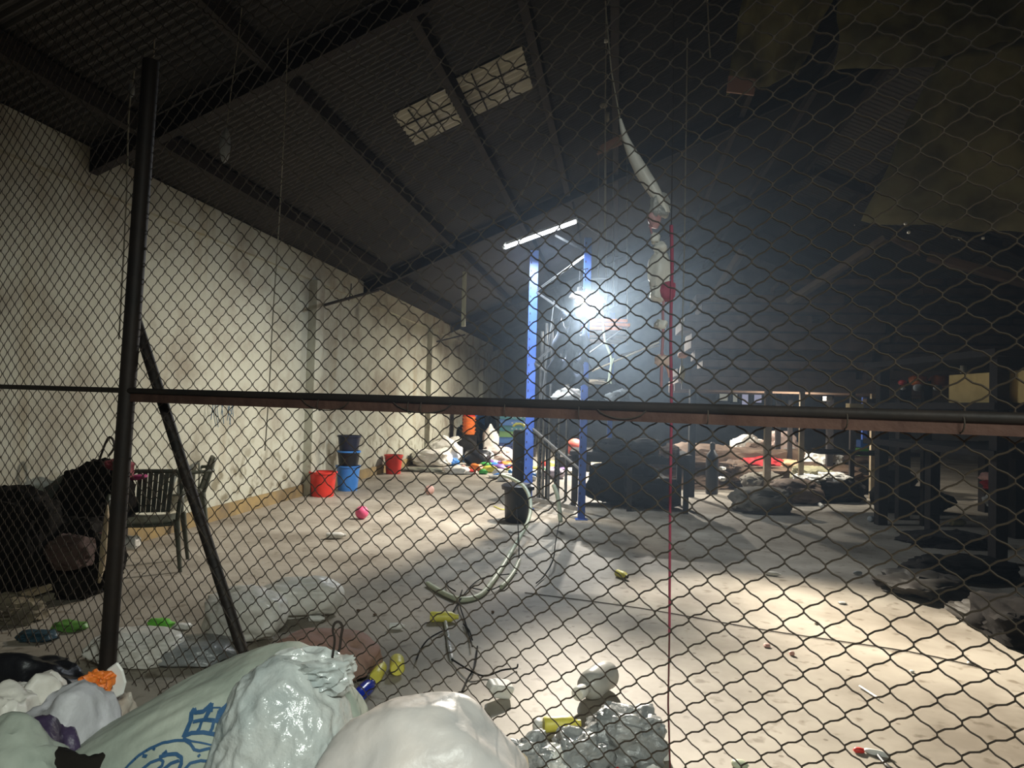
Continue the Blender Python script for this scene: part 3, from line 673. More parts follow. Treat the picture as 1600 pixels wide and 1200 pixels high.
# ------------------------------------------------------------------ buckets by the wall
def bucket(px, py, wtop, h, m, name, label, cat, z0=0.0, wall=None, rimm=None, group=None, pY=None, handle=True, fill=None):
    p = clearwall(fl(px, py), wtop / 2) if pY is None else pY
    r = wtop / 2
    t = thing(name, label, cat, (p.x, p.y, z0), group)
    MB().lathe([(r * 0.80, 0), (r * 0.81, 0.01), (r * 0.98, h - 0.01), (r * 0.94, h - 0.015), (r * 0.78, 0.02)], (p.x, p.y, z0), 28).build('body', m, t, smooth=True)
    MB().lathe([(r * 0.98, h - 0.03), (r * 1.05, h - 0.026), (r * 1.05, h), (r * 0.95, h)], (p.x, p.y, z0), 28, closed=False).build('rim', rimm or m, t, smooth=True)
    if handle:
        MB().tube([Vector((p.x, p.y, z0 + h - 0.02)) + Vector((r * 1.05 * math.cos(a), -r * 0.6 * math.sin(a), -r * 0.7 * math.sin(a))) for a in [k * math.pi / 12 for k in range(13)]], 0.004, 5).build('handle', m_galv, t)
    return p
bucket(504, 775, 0.40, 0.37, m_red, 'plastic_bucket', 'red bucket beside the tall blue and black bucket stack', 'bucket')
bp_ = bucket(543, 766, 0.38, 0.40, m_bluep, 'plastic_bucket', 'bright blue bucket at the bottom of the stack by the wall', 'bucket', handle=False)
bucket(0, 0, 0.37, 0.24, m_blk, 'plastic_bucket', 'black bucket with blue rim in the middle of the stack by the wall', 'bucket', z0=0.40, pY=bp_, rimm=m_bluep, handle=False)
bucket(0, 0, 0.37, 0.24, mat('dark_navy_plastic', (0.012, 0.016, 0.035), 0.4), 'plastic_bucket', 'dark navy bucket topmost in the stack by the wall', 'bucket', z0=0.645, pY=bp_, handle=False)
bucket(610, 740, 0.36, 0.38, m_red, 'plastic_bucket', 'red bucket farther along the wall beside the white sacks', 'bucket')
# balls
def ball(px, py, r, m, lab):
    p = fl(px, py); o = MB(); v_, f_ = ico(4); o.add([k * r + Vector((p.x, p.y, r)) for k in v_], f_)
    o = o.build('ball', m, None, smooth=True, loc=(p.x, p.y, 0)); tag(o, lab, 'ball')
    for pl in o.data.polygons: pl.use_smooth = True
ball(565, 811, 0.08, m_pink, 'bright pink ball on the floor in front of the red bucket')
ball(671, 773, 0.075, m_pale, 'pale pink ball on the floor in front of the white sacks')

# ------------------------------------------------------------------ litter heap at the end of the wall
heap = [  # px, base py, semi w, d, h, material, name, label, category
 (641, 728, .42, .30, .26, m_wsack, 'sack', 'plump white sack right behind the farther red bucket'),
 (632, 712, .34, .25, .33, m_wsack, 'sack', 'upright grey-white sack against the wall behind the plump one'),
 (692, 726, .40, .30, .40, m_wsack, 'sack', 'tall clean white sack in the middle of the litter heap'),
 (702, 728, .20, .20, .16, m_bluep, 'sack', 'small blue-grey bag leaning on the tall white sack'),
 (672, 722, .30, .22, .12, m_dark, 'sack', 'low dark cloth bundle between the white sacks'),
 (684, 706, .38, .30, .62, m_dark, 'rubbish_bag', 'big dark brown bag piled behind the tall white sack'),
 (715, 704, .42, .35, .95, m_blkbag, 'rubbish_bag', 'tallest black rubbish bag left of the orange bucket column'),
 (728, 722, .26, .25, .40, m_dark, 'rubbish_bag', 'dark green bag below the orange bucket column'),
 (745, 728, .28, .22, .26, m_blkbag, 'rubbish_bag', 'low shiny black bag in front of the heap'),
 (766, 712, .20, .2, .55, m_wsack, 'sack', 'white sack leaning left of the blue crate stack'),
 (776, 722, .38, .28, .26, mat('pinkish_sack', (.55, .44, .40), .7, 0, (.40, .33, .30), 6, .4), 'sack', 'pinkish white sack lying before the blue crate stack'),
 (757, 724, .20, .15, .22, m_film, 'sack', 'crumpled pale film bag left of the pinkish sack'),
 (757, 704, .18, .16, .42, m_brown, 'sack', 'brown paper bundle behind the pale film bag'),
 (713, 741, .25, .18, .13, m_white, 'sack', 'small white bag at the front edge of the heap'),
 (729, 741, .20, .16, .06, m_white, 'cloth', 'flat white cloth on the floor before the heap'),
 (655, 737, .60, .18, .04, mat('grey_green_cloth', (.12, .13, .09), .8, 0, (.2, .2, .16), 7), 'cloth', 'flat grey-green cloth below the plump white sack'),
 (793, 748, .34, .15, .07, m_white, 'cloth', 'white cloth strip at the right foot of the heap'),
 (800, 733, .24, .15, .07, mat('navy_cloth', (.02, .03, .12), .8), 'cloth', 'navy cloth by the left blue upright'),
 (801, 722, .18, .15, .12, m_org, 'sack', 'orange-brown crumpled bag by the left blue upright'),
 (842, 745, .22, .15, .12, m_white, 'sack', 'white crumpled bag between the black slotted posts'),
 (866, 748, .20, .15, .18, mat('lilac_film', (.5, .42, .5), .5), 'sack', 'lilac-white crumpled bag right of the black slotted posts'),
 (893, 742, .22, .15, .12, m_wsack, 'sack', 'dull white bag seen beside the right blue upright'),
 (930, 735, .40, .2, .10, m_wsack, 'sack', 'flattened pale bag right of the right blue upright'),
 (897, 693, .16, .1, .10, m_film2, 'sack', 'small grey film bag above the red ball'),
]
for k, (px, py, a, b, h, m, nm, lab) in enumerate(heap):
    p = clearwall(fl(px, py), a)
    if k < 13 and h > .2: h *= 1.3
    lump(nm, lab, 'cloth' if nm == 'cloth' else 'bag', (p.x, p.y + b * 0.5, h * 0.52), (a, b, h * 0.52), m, seed=60 + k, amp=0.28, fold=0.12, sub=4 if a > .3 else 3, neck=0.6 if h > .35 else 0)
p = fl(897, 735)
o = MB(); v_, f_ = ico(3); o.add([k * 0.2 + Vector((p.x, p.y, 0.52)) for k in v_], f_); o = o.build('ball', mat('faded_red_rubber', (.55, .09, .06), .5), None, smooth=True, loc=(p.x, p.y, .32)); tag(o, 'dull red ball beside the right blue upright', 'ball')
o = MB().box((p.x, p.y, 0.16), (0.7, 0.5, 0.32)).build('dark_crate', m_darkw, None, bevel=.01, loc=(p.x, p.y, 0)); tag(o, 'low dark crate under the dull red ball', 'crate')
# stacked tubs: orange column, blue drum, blue-green crates
p = fl(731, 712)
o = MB().box((p.x, p.y + .1, 0.28), (0.45, 0.4, 0.56)).build('dark_box', m_dark, None, bevel=.02, loc=(p.x, p.y, 0)); tag(o, 'dark box carrying the orange bucket column', 'box')
for k in range(9):
    z = 0.58 + k * 0.10; m = m_org if k < 5 else m_red
    o = MB().lathe([(0.15, 0), (0.16, 0.012), (0.185, 0.085), (0.20, 0.09), (0.20, 0.10), (0.17, 0.10)], (p.x, p.y + .1, z), 20).build('tub', m, None, smooth=True, loc=(p.x, p.y + .1, z))
    tag(o, ('orange' if k < 5 else 'red') + ' tub nested in the tall column behind the black bag, ' + ('lowest', 'second', 'third', 'fourth', 'fifth', 'sixth', 'seventh', 'eighth', 'topmost')[k] + ' counted upwards', 'tub', 'tubs in the tall column')
p = fl(746, 706)
dr_ = thing('barrel', 'narrow blue barrel standing right of the orange tub column', 'barrel', (p.x, p.y, 0))
MB().lathe([(0.18, 0), (0.2, 0.03), (0.2, 0.5), (0.21, 0.52), (0.2, 0.55), (0.2, 1.05), (0.15, 1.1)], (p.x, p.y, 0.2), 24).build('body', m_bluep, dr_, smooth=True)
MB().lathe([(0.205, 0.0), (0.205, 0.38)], (p.x, p.y, 0.1), 24).build('base', m_dblue, dr_, smooth=True)
p = fl(806, 712)
for k in range(8):
    z = 0.20 + k * 0.165; m = (m_dblue, m_teal, m_grn, m_teal, m_bluep, m_teal, m_teal, m_teal)[k]
    m = (mat('navy_crate', (.015, .03, .10), .5), mat('dark_blue_crate', (.02, .06, .16), .5), mat('olive_crate', (.06, .12, .04), .5), m_teal, mat('dark_blue_crate', (0, 0, 0)), m_teal, m_teal, m_teal)[k]
    mb = MB(); W2, D2, H2 = 0.95, 0.5, 0.15
    mb.box((p.x, p.y, z + .01), (W2, D2, .02)); mb.box((p.x, p.y - D2 / 2, z + H2 / 2), (W2, .02, H2)); mb.box((p.x, p.y + D2 / 2, z + H2 / 2), (W2, .02, H2))
    mb.box((p.x - W2 / 2, p.y, z + H2 / 2), (.02, D2, H2)); mb.box((p.x + W2 / 2, p.y, z + H2 / 2), (.02, D2, H2)); mb.box((p.x, p.y, z + H2), (W2 + .05, D2 + .05, .018))
    g = MB()
    for q in (-.18, -.06, .06, .18): g.box((p.x + q + .05, p.y - D2 / 2 - .014, z + .07), (.05, .006, .035))
    o = build2(mb, 'plastic_crate', m, g, m_galv if k > 2 else m_steel, None, loc=(p.x, p.y, z))
    tag(o, ('dark blue' if k in (0, 1, 4) else 'olive green' if k == 2 else 'teal') + ' crate in the stack behind the left blue upright, ' + ('lowest', 'second from bottom', 'third from bottom', 'fourth from bottom', 'fifth from bottom', 'sixth from bottom', 'second from top', 'topmost')[k], 'crate', 'crates stacked behind the rack')
o = MB().box((p.x, p.y, .1), (1.1, .6, .2)).build('wooden_pallet', m_darkw, None, loc=(p.x, p.y, 0)); tag(o, 'dark wooden base under the blue-green crate stack', 'pallet')
# small coloured litter
rnd = random.Random(12)
smallm = [(m_red, 'red'), (m_bluep, 'blue'), (m_yel, 'yellow'), (m_grn, 'green'), (m_white, 'white'), (m_purp, 'purple'), (m_org, 'orange'), (m_pale, 'pale pink')]
spots = [(727, 723, 1, 3), (735, 714, 7, 1), (742, 731, 6, 1), (752, 736, 0, 1), (744, 736, 6, 2), (735, 741, 0, 1), (768, 727, 5, 2), (773, 733, 1, 2), (779, 735, 5, 2), (788, 738, 2, 1), (760, 733, 3, 2), (765, 738, 2, 2), (775, 741, 3, 1), (781, 744, 4, 2), (790, 731, 6, 2), (796, 741, 1, 1), (800, 736, 0, 1), (758, 722, 2, 1), (769, 720, 7, 1), (772, 725, 4, 1), (783, 727, 5, 1), (750, 728, 4, 1), (862, 728, 2, 2), (878, 731, 3, 1), (850, 738, 3, 1), (872, 741, 5, 2), (830, 745, 1, 1), (835, 752, 4, 1), (838, 736, 2, 1), (848, 728, 0, 1), (724, 738, 7, 2), (739, 727, 2, 1), (755, 741, 3, 1), (762, 729, 0, 1), (778, 747, 1, 1), (786, 752, 4, 1), (803, 745, 4, 1), (811, 741, 3, 1), (716, 733, 4, 1)]
def place_word(k):
    x, y, ci, _ = spots[k]; mates = sorted((q[0], i) for i, q in enumerate(spots) if q[2] == ci and (i % 3 == 0) == (k % 3 == 0))
    n = len(mates); r_ = [i for _, i in mates].index(k)
    return 'the only one' if n == 1 else ('leftmost' if r_ == 0 else 'rightmost' if r_ == n - 1 else ('second', 'third', 'fourth', 'fifth', 'sixth')[r_ - 1] + ' from left')
for k, (x, y, ci, s_) in enumerate(spots):
    m, cn = smallm[ci]; p = fl(x, y); a = 0.05 + 0.045 * s_
    if k % 3 == 0:
        rz = rnd.uniform(0, 3); R = Matrix.Rotation(rz, 3, 'Z') @ Matrix.Rotation(math.pi / 2, 3, 'Y')
        o = MB().lathe([(a * .4, 0), (a * .5, .01), (a * .5, a * 1.5), (a * .2, a * 1.9), (a * .2, a * 2.1)], (p.x, p.y, a * .5), 12, R).build('plastic_bottle', m, None, smooth=True, loc=(p.x, p.y, 0)); tag(o, cn + ' bottle in the litter spilling before the rack, ' + place_word(k) + ' of its colour', 'bottle', cn + ' bottles in the spilled litter')
    else:
        o = lump('plastic_scrap', cn + ' scrap in the litter spilling before the rack, ' + place_word(k) + ' of its colour', 'scrap', (p.x, p.y, a * .45), (a, a * .8, a * .45), m, seed=100 + k, amp=.4, fold=.25, sub=2, group=cn + ' scraps in the spilled litter')

# ------------------------------------------------------------------ things lying on the open floor
def bottle(px, py, L, r, ang, m, lab, name='plastic_bottle', cap=None, tilt=0.0):
    p = fl(px, py); R = Matrix.Rotation(ang, 3, 'Z') @ Matrix.Rotation(math.pi / 2 - tilt, 3, 'Y')
    c = Vector((p.x, p.y, r)) - R @ Vector((0, 0, L / 2))
    o = thing(name, lab, 'bottle', (p.x, p.y, 0))
    MB().lathe([(r * .85, 0), (r, L * .05), (r * .94, L * .3), (r, L * .5), (r * .97, L * .74), (r * .45, L * .9), (r * .4, L * .93)], c, 18, R).build('body', m, o, smooth=True)
    MB().lathe([(r * .46, L * .92), (r * .46, L)], c, 14, R).build('cap', cap or m, o, smooth=True)
bottle(694, 972, .19, .035, .1, m_yel, 'yellow bottle lying on its side by the black wires')
bottle(620, 1048, .17, .040, 1.75, m_yel, 'stubby yellow bottle right of the taller yellow one')
bottle(592, 1058, .19, .034, 1.55, m_yel, 'slim yellow bottle between the blue bottle and the stubby one')
bottle(569, 1090, .20, .036, 1.35, m_dblue, 'deep blue bottle lying beside the cloudy plastic bag')
bottle(972, 904, .15, .032, -1.1, m_yel, 'lone yellow bottle in the middle of the floor', cap=m_blk)
bottle(878, 1143, .17, .034, .15, m_yel, 'yellow bottle half under the clear film bags')
bottle(495, 971, .10, .020, .1, m_white, 'small white bottle right of the lying white sack')
bottle(620, 984, .095, .022, .1, m_white, 'small white bottle above the yellow pair')
bottle(1208, 900, .13, .02, -.5, m_white, 'slim white bottle on the bright floor at right')
bottle(525, 842, .20, .035, .3, mat('worn_white_paint', (.6, .58, .52), .6), 'white bottle in front of the pink ball on the wall side')
bottle(1497, 822, .20, .05, .1, mat('cream_wax', (.62, .60, .32), .5), 'pale yellow stubby bottle in the dark right corner')
bottle(1363, 815, .14, .04, .6, m_film2, 'small clear bottle at the edge of the dark right area')
# white foam box
p = fl(783, 1092)
bx = thing('foam_box', 'white foam box with open chamfered corner in the floor middle', 'box', (p.x, p.y, 0))
R = Euler((.3, .25, .5)).to_matrix()
MB().box((p.x, p.y, .05), (.105, .075, .07), R).build('body', m_white, bx, bevel=.012)
MB().box(Vector((p.x, p.y, .05)) + R @ Vector((-.062, 0, .01)), (.03, .06, .045), R).build('flap', m_white, bx, bevel=.008)
# grey-white jug
p = fl(925, 1092)
jg = thing('plastic_jug', 'grey translucent jug with white cap lying near the film bags', 'jug', (p.x, p.y, 0))
R = Matrix.Rotation(math.radians(236), 3, 'Z') @ Matrix.Rotation(math.pi / 2, 3, 'Y')
c = Vector((p.x, p.y, .074)) - R @ Vector((0, 0, .17))
MB().lathe([(.060, 0), (.072, .012), (.070, .05), (.072, .09), (.070, .13), (.072, .18), (.060, .215), (.028, .235), (.024, .285)], c, 24, R, wob=.03).build('body', mat('grey_clear_plastic', (.50, .50, .47), .3, transl=.3), jg, smooth=True)
MB().lathe([(.031, .27), (.033, .275), (.033, .325), (.029, .33)], c, 16, R).build('cap', m_white, jg, smooth=True)
for k, (x, y, a, b, h, m, lab, rz) in enumerate((
    (1316, 944, .030, .014, .008, m_white, 'small white pellet right of the slim white bottle', 0),
    (1198, 1011, .020, .014, .010, m_pale, 'tiny pink wrapper on the bright floor, left of two', 0),
    (1237, 1024, .014, .016, .012, m_pale, 'tiny pink wrapper on the bright floor, right of two', 0),
    (1370, 1180, .050, .012, .010, m_white, 'white torn label by the lower right frame edge', -.5),
    (1342, 1176, .022, .012, .010, m_red, 'red end of torn wrapper by the white label', 0),
    (1425, 1051, .012, .010, .006, m_white, 'tiny white chip on the right floor', 0),
    (1515, 1037, .014, .010, .006, m_white, 'tiny cream chip farthest right on the lit floor', 0),
    (1275, 975, .02, .006, .008, m_string, 'yellowish leaf scrap on the bright floor', .8),
    (840, 1138, .022, .03, .02, m_white, 'small white cap beside the yellow bottle near the film bags', 0),
    (1155, 1198, .03, .02, .012, m_hose, 'pale green scrap at the bottom edge of the frame', 0),
    (1340, 898, .04, .012, .015, m_film2, 'dim white scrap at the edge of the dark area', 0),
    (1045, 762, .05, .03, .02, m_film2, 'faint scrap on the floor behind the crimson cord', 0),
    (1100, 764, .03, .03, .015, m_white, 'tiny white dot near the dark gas cylinder', 0),
    (600, 925, .013, .010, .007, m_brown, 'small dark crumb on the floor left of the hose tip', 0),
    (560, 955, .013, .010, .007, m_brown, 'dark crumb beside the small white bottle', .4),
    (586, 962, .013, .010, .007, m_brown, 'dark crumb above the dusty pink sack', .2),
    (770, 958, .01, .01, .008, m_brown, 'pea sized crumb in the shaded floor patch', 0))):
    p = fl(x, y); lump('floor_scrap', lab, 'scrap', (p.x, p.y, h), (a, b, h), m, seed=150 + k, amp=.3, fold=.15, sub=2, rot=(0, 0, rz))
tag(MB().tube([fl(1343, 1072, .01), fl(1374, 1092, .01)], .006, 6).build('stick', m_white, None), 'short white stick on the bright floor at right', 'stick')
tag(MB().tube(smoothpath([fl(1372, 1180, .01), fl(1385, 1195, .012), fl(1396, 1203, .01)], 4), [.007] * 9, 6).build('cable_stub', m_blk, None, smooth=True), 'short black cable stub under the white torn label', 'cable')
tag(MB().tube(smoothpath([fl(772, 791, .01), fl(785, 796, .01), fl(800, 794, .01)], 4), .008, 6).build('cable_stub', m_yel, None, smooth=True), 'yellow cord piece on the floor left of the black bin', 'cord')

# ------------------------------------------------------------------ sacks behind the fence
def sackfl(px, py, a, b, h, rz, m, nm, lab, seed, **kw):
    p = fl(px, py); kw.setdefault('amp', .22); kw.setdefault('fold', .035); kw.setdefault('ffreq', 3.0)
    return lump(nm, lab, 'sack', (p.x, p.y, h * .5), (a, b, h * .52), m, seed=seed, rot=(0, 0, rz), **kw)
sackfl(468, 962, .27, .15, .24, .35, m_wsack, 'sack', 'white woven sack lying on the floor with its end towards the hose', 201, sub=5)
sackfl(383, 995, .22, .20, .27, .3, m_wsack, 'sack', 'crinkled beige white sack behind the slanted brace', 202, sub=5, fold=.06)
sackfl(212, 1032, .24, .16, .15, .1, m_wsack, 'sack', 'flat grey-white sack on the floor right of the fence post', 203, sub=5, fold=.05)
sackfl(300, 1030, .22, .16, .10, .1, m_film2, 'sack', 'flattened dusty film bag behind the green sack', 204, sub=4)
ps = sackfl(508, 1058, .28, .16, .22, -.12, m_pinksack, 'sack', 'dusty pink sack lying lengthwise behind the fence', 205, sub=5)
p = fl(572, 1066)
lump('sack_mouth', 'dark open end of sack', '', (p.x - .03, p.y + .03, .085), (.04, .08, .07), m_darkw, parent=ps, seed=3, amp=.2, fold=.08, sub=4)
p = fl(425, 1024, .2); lump('red_rag', 'salmon red rag at the foot of the slanted brace', 'rag', (p.x, p.y, .16), (.065, .05, .05), mat('salmon_cloth', (.50, .17, .12), .7), seed=9, amp=.35, fold=.2, sub=3, floor=False)
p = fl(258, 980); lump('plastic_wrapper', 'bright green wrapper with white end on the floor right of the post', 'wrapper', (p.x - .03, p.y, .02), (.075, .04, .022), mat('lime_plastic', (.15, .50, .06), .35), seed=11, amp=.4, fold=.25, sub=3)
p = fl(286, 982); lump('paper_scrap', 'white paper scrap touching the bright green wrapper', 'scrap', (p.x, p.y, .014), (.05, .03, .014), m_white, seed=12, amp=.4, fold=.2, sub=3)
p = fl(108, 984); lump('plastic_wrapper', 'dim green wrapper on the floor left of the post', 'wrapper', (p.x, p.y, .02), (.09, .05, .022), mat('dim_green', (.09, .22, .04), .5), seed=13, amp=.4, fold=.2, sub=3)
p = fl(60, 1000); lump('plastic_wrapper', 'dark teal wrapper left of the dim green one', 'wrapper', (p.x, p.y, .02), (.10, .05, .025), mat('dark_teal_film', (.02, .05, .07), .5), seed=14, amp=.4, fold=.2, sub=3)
# bags right of the cream sack, beyond the mesh
fz = [(980, 1188, .135, .10, .19, m_film2, 'film_bag', 'torn clear film bag standing right of the yellow bottle', 210, 1005),
      (900, 1212, .11, .09, .15, m_film2, 'film_bag', 'grey clear film bag in front of the yellow bottle', 211, 0),
      (826, 1222, .075, .07, .16, m_film2, 'film_bag', 'small twisted film bag touching the cream sack', 212, 0),
      (862, 1230, .05, .05, .13, m_white, 'film_bag', 'white knotted bag neck between the grey film bags', 213, 0)]
for x, y, a, b, h, m, nm, lab, sd, _ in fz:
    p = fl(x, y); lump(nm, lab, 'bag', (p.x, p.y, h * .5), (a, b, h * .54), m, seed=sd, amp=.45, fold=.15, ffreq=3.4, sub=5)
p = fl(1028, 1184); lump('paper_scrap', 'white crumpled paper right of the torn clear film bag', 'scrap', (p.x, p.y, .03), (.045, .03, .03), m_white, seed=215, amp=.35, fold=.2, sub=3)
p = fl(1020, 1205); lump('paper_scrap', 'small white lump at the bottom edge by the film bag', 'scrap', (p.x, p.y, .02), (.03, .03, .022), m_white, seed=216, amp=.35, fold=.2, sub=3)
p = fl(957, 1200); lump('plastic_scrap', 'dark red scrap under the torn clear film bag', 'scrap', (p.x, p.y - .12, .03), (.02, .02, .03), m_redc, seed=217, amp=.35, fold=.2, sub=2)

# ------------------------------------------------------------------ big sacks in front of the fence
def bigsack(name, lab, px, ptop, Y, a, b, m, seed, zc=None, rot=(0, 0, 0), **kw):
    q = at(px, ptop, Y); h = q.z
    return lump(name, lab, 'sack', (q.x, q.y, h * .5), (a, b, h * .52), m, seed=seed, rot=rot, sub=6, **kw)
# green printed sack, lying aslant
gq = at(300, 1160, 2.02)
gs = lump('printed_sack', 'large pale green woven sack printed with a blue crown emblem', 'sack', (gq.x, gq.y, .36), (.52, .24, .27), m_gsack, seed=31, rot=(0, -.52, .10), amp=.06, fold=.018, ffreq=3, sq=.8, sub=6)
bigsack('film_sack', 'bulging cloudy plastic bag between the green sack and the cream sack', 443, 1050, 1.88, .18, .17, m_film, 32, amp=.10, fold=.035, ffreq=3.6, sq=.82)
bigsack('cream_sack', 'smooth cream plastic sack nearest the camera at the bottom centre', 662, 1104, 1.80, .30, .20, m_sack3, 33, amp=.16, fold=.014, ffreq=2.4, sq=.85)
q = at(790, 1172, 2.0)
lump('paper_bag', 'small beige bag tucked right of the cream sack', 'bag', (q.x, q.y, q.z * .5), (.07, .06, q.z * .5), mat('beige_paper', (.50, .40, .27), .7, 0, (.40, .31, .2), 9, .4), seed=34, amp=.2, fold=.1, sub=4)
# gathered crumpled top of the cloudy bag with a red cord and a wire hook stuck in it
q = at(470, 1050, 1.90)
lump('bag_neck', 'crumpled gathered plastic mouth standing on the cloudy bag', 'plastic scrap', (q.x + .03, q.y, q.z + .005), (.10, .05, .035), m_film, seed=35, amp=.4, fold=.3, sub=4, floor=False)
tag(MB().tube(smoothpath([at(x, y, 1.86) for x, y in ((458, 1056), (475, 1050), (490, 1046), (503, 1050), (515, 1058), (505, 1046), (492, 1043))], 4), .003, 6).build('red_string', m_redc, None, smooth=True), 'red string looped on top of the cloudy plastic bag', 'string')
hk = [at(x, y, 1.90) for x, y in ((516, 1052), (519, 1030), (523, 1000), (520, 985), (523, 974), (530, 972), (535, 980), (533, 994), (531, 1012), (529, 1018))]
tag(MB().tube(smoothpath(hk, 4), .0035, 6).build('wire_hook', m_steel, None, smooth=True), 'black wire hook with loop standing up behind the cloudy plastic bag', 'hook')
# emblem on the green sack
bpy.context.view_layer.update()
mv = [gs.matrix_world @ v.co for v in gs.data.vertices]
tree = BVHTree.FromPolygons(mv, [tuple(p.vertices) for p in gs.data.polygons])
def stroke(mb, pts, w=.0035, close=False):
    path = []
    if close: pts = pts + [pts[0]]
    for i in range(len(pts) - 1):
        n = max(2, int(math.dist(pts[i], pts[i + 1]) / 4))
        for k in range(n): t = k / n; path.append((pts[i][0] * (1 - t) + pts[i + 1][0] * t, pts[i][1] * (1 - t) + pts[i + 1][1] * t))
    path.append(pts[-1]); hit = []
    for x, y in path:
        d = ray(x, y).normalized(); h = tree.ray_cast(CAM, d)
        if h[0] is not None:
            n = h[1] if h[1].dot(d) < 0 else -h[1]; hit.append((h[0] + n * .0025, n))
    for i in range(len(hit) - 1):
        a, na = hit[i]; b, nb = hit[i + 1]; t = b - a
        if t.length > .05 or t.length < 1e-6: continue
        s_ = t.normalized().cross(na).normalized() * w; e = t.normalized() * w * .3
        mb.add([a - s_ - e, a + s_ - e, b + s_ + e, b - s_ + e], [(0, 1, 2, 3)])
mb = MB()
stroke(mb, [(288, 1151), (293, 1140), (299, 1126), (300, 1114)], .006)
stroke(mb, [(300, 1114), (304, 1108), (306, 1114), (318, 1112), (325, 1106), (331, 1100), (330, 1112)], .0055)
stroke(mb, [(331, 1100), (326, 1114), (322, 1122)], .006)
stroke(mb, [(330, 1106), (345, 1106)], .002)
stroke(mb, [(361, 1098), (352, 1107), (345, 1112), (342, 1122)], .008)
stroke(mb, [(303, 1127), (318, 1124), (335, 1124), (350, 1129), (358, 1133)], .0028)
stroke(mb, [(302, 1130), (318, 1127), (335, 1127), (350, 1132)], .0022)
stroke(mb, [(366, 1108), (364, 1120), (358, 1134), (352, 1142)], .005)
stroke(mb, [(288, 1150), (300, 1145), (318, 1144), (334, 1147), (345, 1153)], .005)
stroke(mb, [(316, 1128), (312, 1138), (308, 1144)], .004); stroke(mb, [(334, 1129), (332, 1138), (328, 1145)], .004)
stroke(mb, [(354, 1134), (350, 1146), (343, 1154)], .009)
stroke(mb, [(287, 1153), (300, 1158), (318, 1161), (335, 1165)], .0022)
stroke(mb, [(196, 1202), (206, 1191), (218, 1180), (234, 1170), (254, 1161), (274, 1157), (290, 1157)], .0035)
stroke(mb, [(290, 1157), (298, 1162), (304, 1171), (312, 1173), (328, 1169)], .0035)
stroke(mb, [(222, 1202), (236, 1191), (250, 1186), (256, 1189), (254, 1196), (246, 1202)], .0035)
stroke(mb, [(250, 1183), (262, 1179), (276, 1178), (284, 1183), (284, 1193), (280, 1202)], .0045)
stroke(mb, [(256, 1202), (268, 1192), (280, 1188)], .004)
stroke(mb, [(288, 1202), (298, 1192), (314, 1188), (326, 1189)], .0035)
stroke(mb, [(224, 1181), (230, 1182)], .004); stroke(mb, [(255, 1179), (261, 1174)], .004); stroke(mb, [(240, 1170), (243, 1171)], .003); stroke(mb, [(310, 1182), (313, 1179)], .003)
em = mb.build('printed_emblem', m_ink, None); em.parent = gs; em.matrix_parent_inverse = Matrix.Translation(gs.location).inverted(); em['label'] = 'blue crown print over a curved lettering arc'
# faint printed blotch on the cream sack
# ------------------------------------------------------------------ bags at the lower left corner
lf = [(18, 1075, 2.5, .12, .12, m_wsack, 'sack', 'pale round bag at the left frame edge behind the black bag', 0),
      (30, 1032, 2.75, .22, .12, m_blkbag, 'rubbish_bag', 'black shiny rubbish bag above the white bags at the left edge', 0),
      (70, 1062, 2.30, .11, .10, m_wsack, 'sack', 'dull beige bag left of the orange filled bag', .6),
      (14, 1080, 2.10, .10, .10, m_wsack, 'sack', 'soft white bag hanging over at the far left edge', 0),
      (108, 1092, 2.05, .13, .12, mat('lilac_white_film', (.50, .49, .52), .5, 0, (.42, .42, .42), 6, .5, transl=.15), 'film_bag', 'lilac white bag leaning against the green sack', .7),
      (60, 1138, 1.90, .095, .08, mat('dark_purple_film', (.05, .035, .075), .45, 0, (.03, .02, .045), 6, .5), 'rubbish_bag', 'dark purple bag below the lilac white bag', .2),
      (20, 1160, 1.80, .14, .10, m_gsack, 'sack', 'pale greenish sack in the bottom left corner', 0),
      (100, 1180, 1.85, .12, .10, m_dark, 'rubbish_bag', 'dark green-black bag under the green sack edge', .4)]
for k, (x, y, Y, a, b, m, nm, lab, rz) in enumerate(lf):
    q = at(x, y, Y); lump(nm, lab, 'bag', (q.x, q.y, q.z * .5), (a, b, q.z * .52), m, seed=230 + k, amp=.26, fold=.05, ffreq=3.5, sub=5, rot=(0, 0, rz))
q = at(168, 1072, 2.35)
ob = lump('open_bag', 'white bag opened around an orange cloth beside the green sack', 'bag', (q.x, q.y, q.z * .45), (.085, .08, q.z * .5), mat('grubby_white_film', (.50, .48, .42), .6, 0, (.34, .26, .2), 7, .4, transl=.1), seed=245, amp=.2, fold=.1, sub=5)
v = [at(x, y, 2.30) for x, y in ((160, 1058), (170, 1044), (185, 1033), (194, 1046), (199, 1065), (194, 1084), (178, 1092), (164, 1090), (178, 1074), (176, 1066))]
mb = MB(); mb.add(v, [(0, 1, 2, 9), (2, 3, 4, 9), (4, 5, 8, 9), (5, 6, 7, 8)]); o = mb.build('raised_flap', m_white, ob, smooth=False)
s = o.modifiers.new('thickness', 'SOLIDIFY'); s.thickness = .010; s = o.modifiers.new('soft', 'BEVEL'); s.width = .004
lump('orange_cloth', 'orange cloth stuffed in the mouth of the opened white bag', 'cloth', at(152, 1068, 2.27), (.038, .03, .034), m_org, seed=247, amp=.4, fold=.25, sub=4, floor=False)

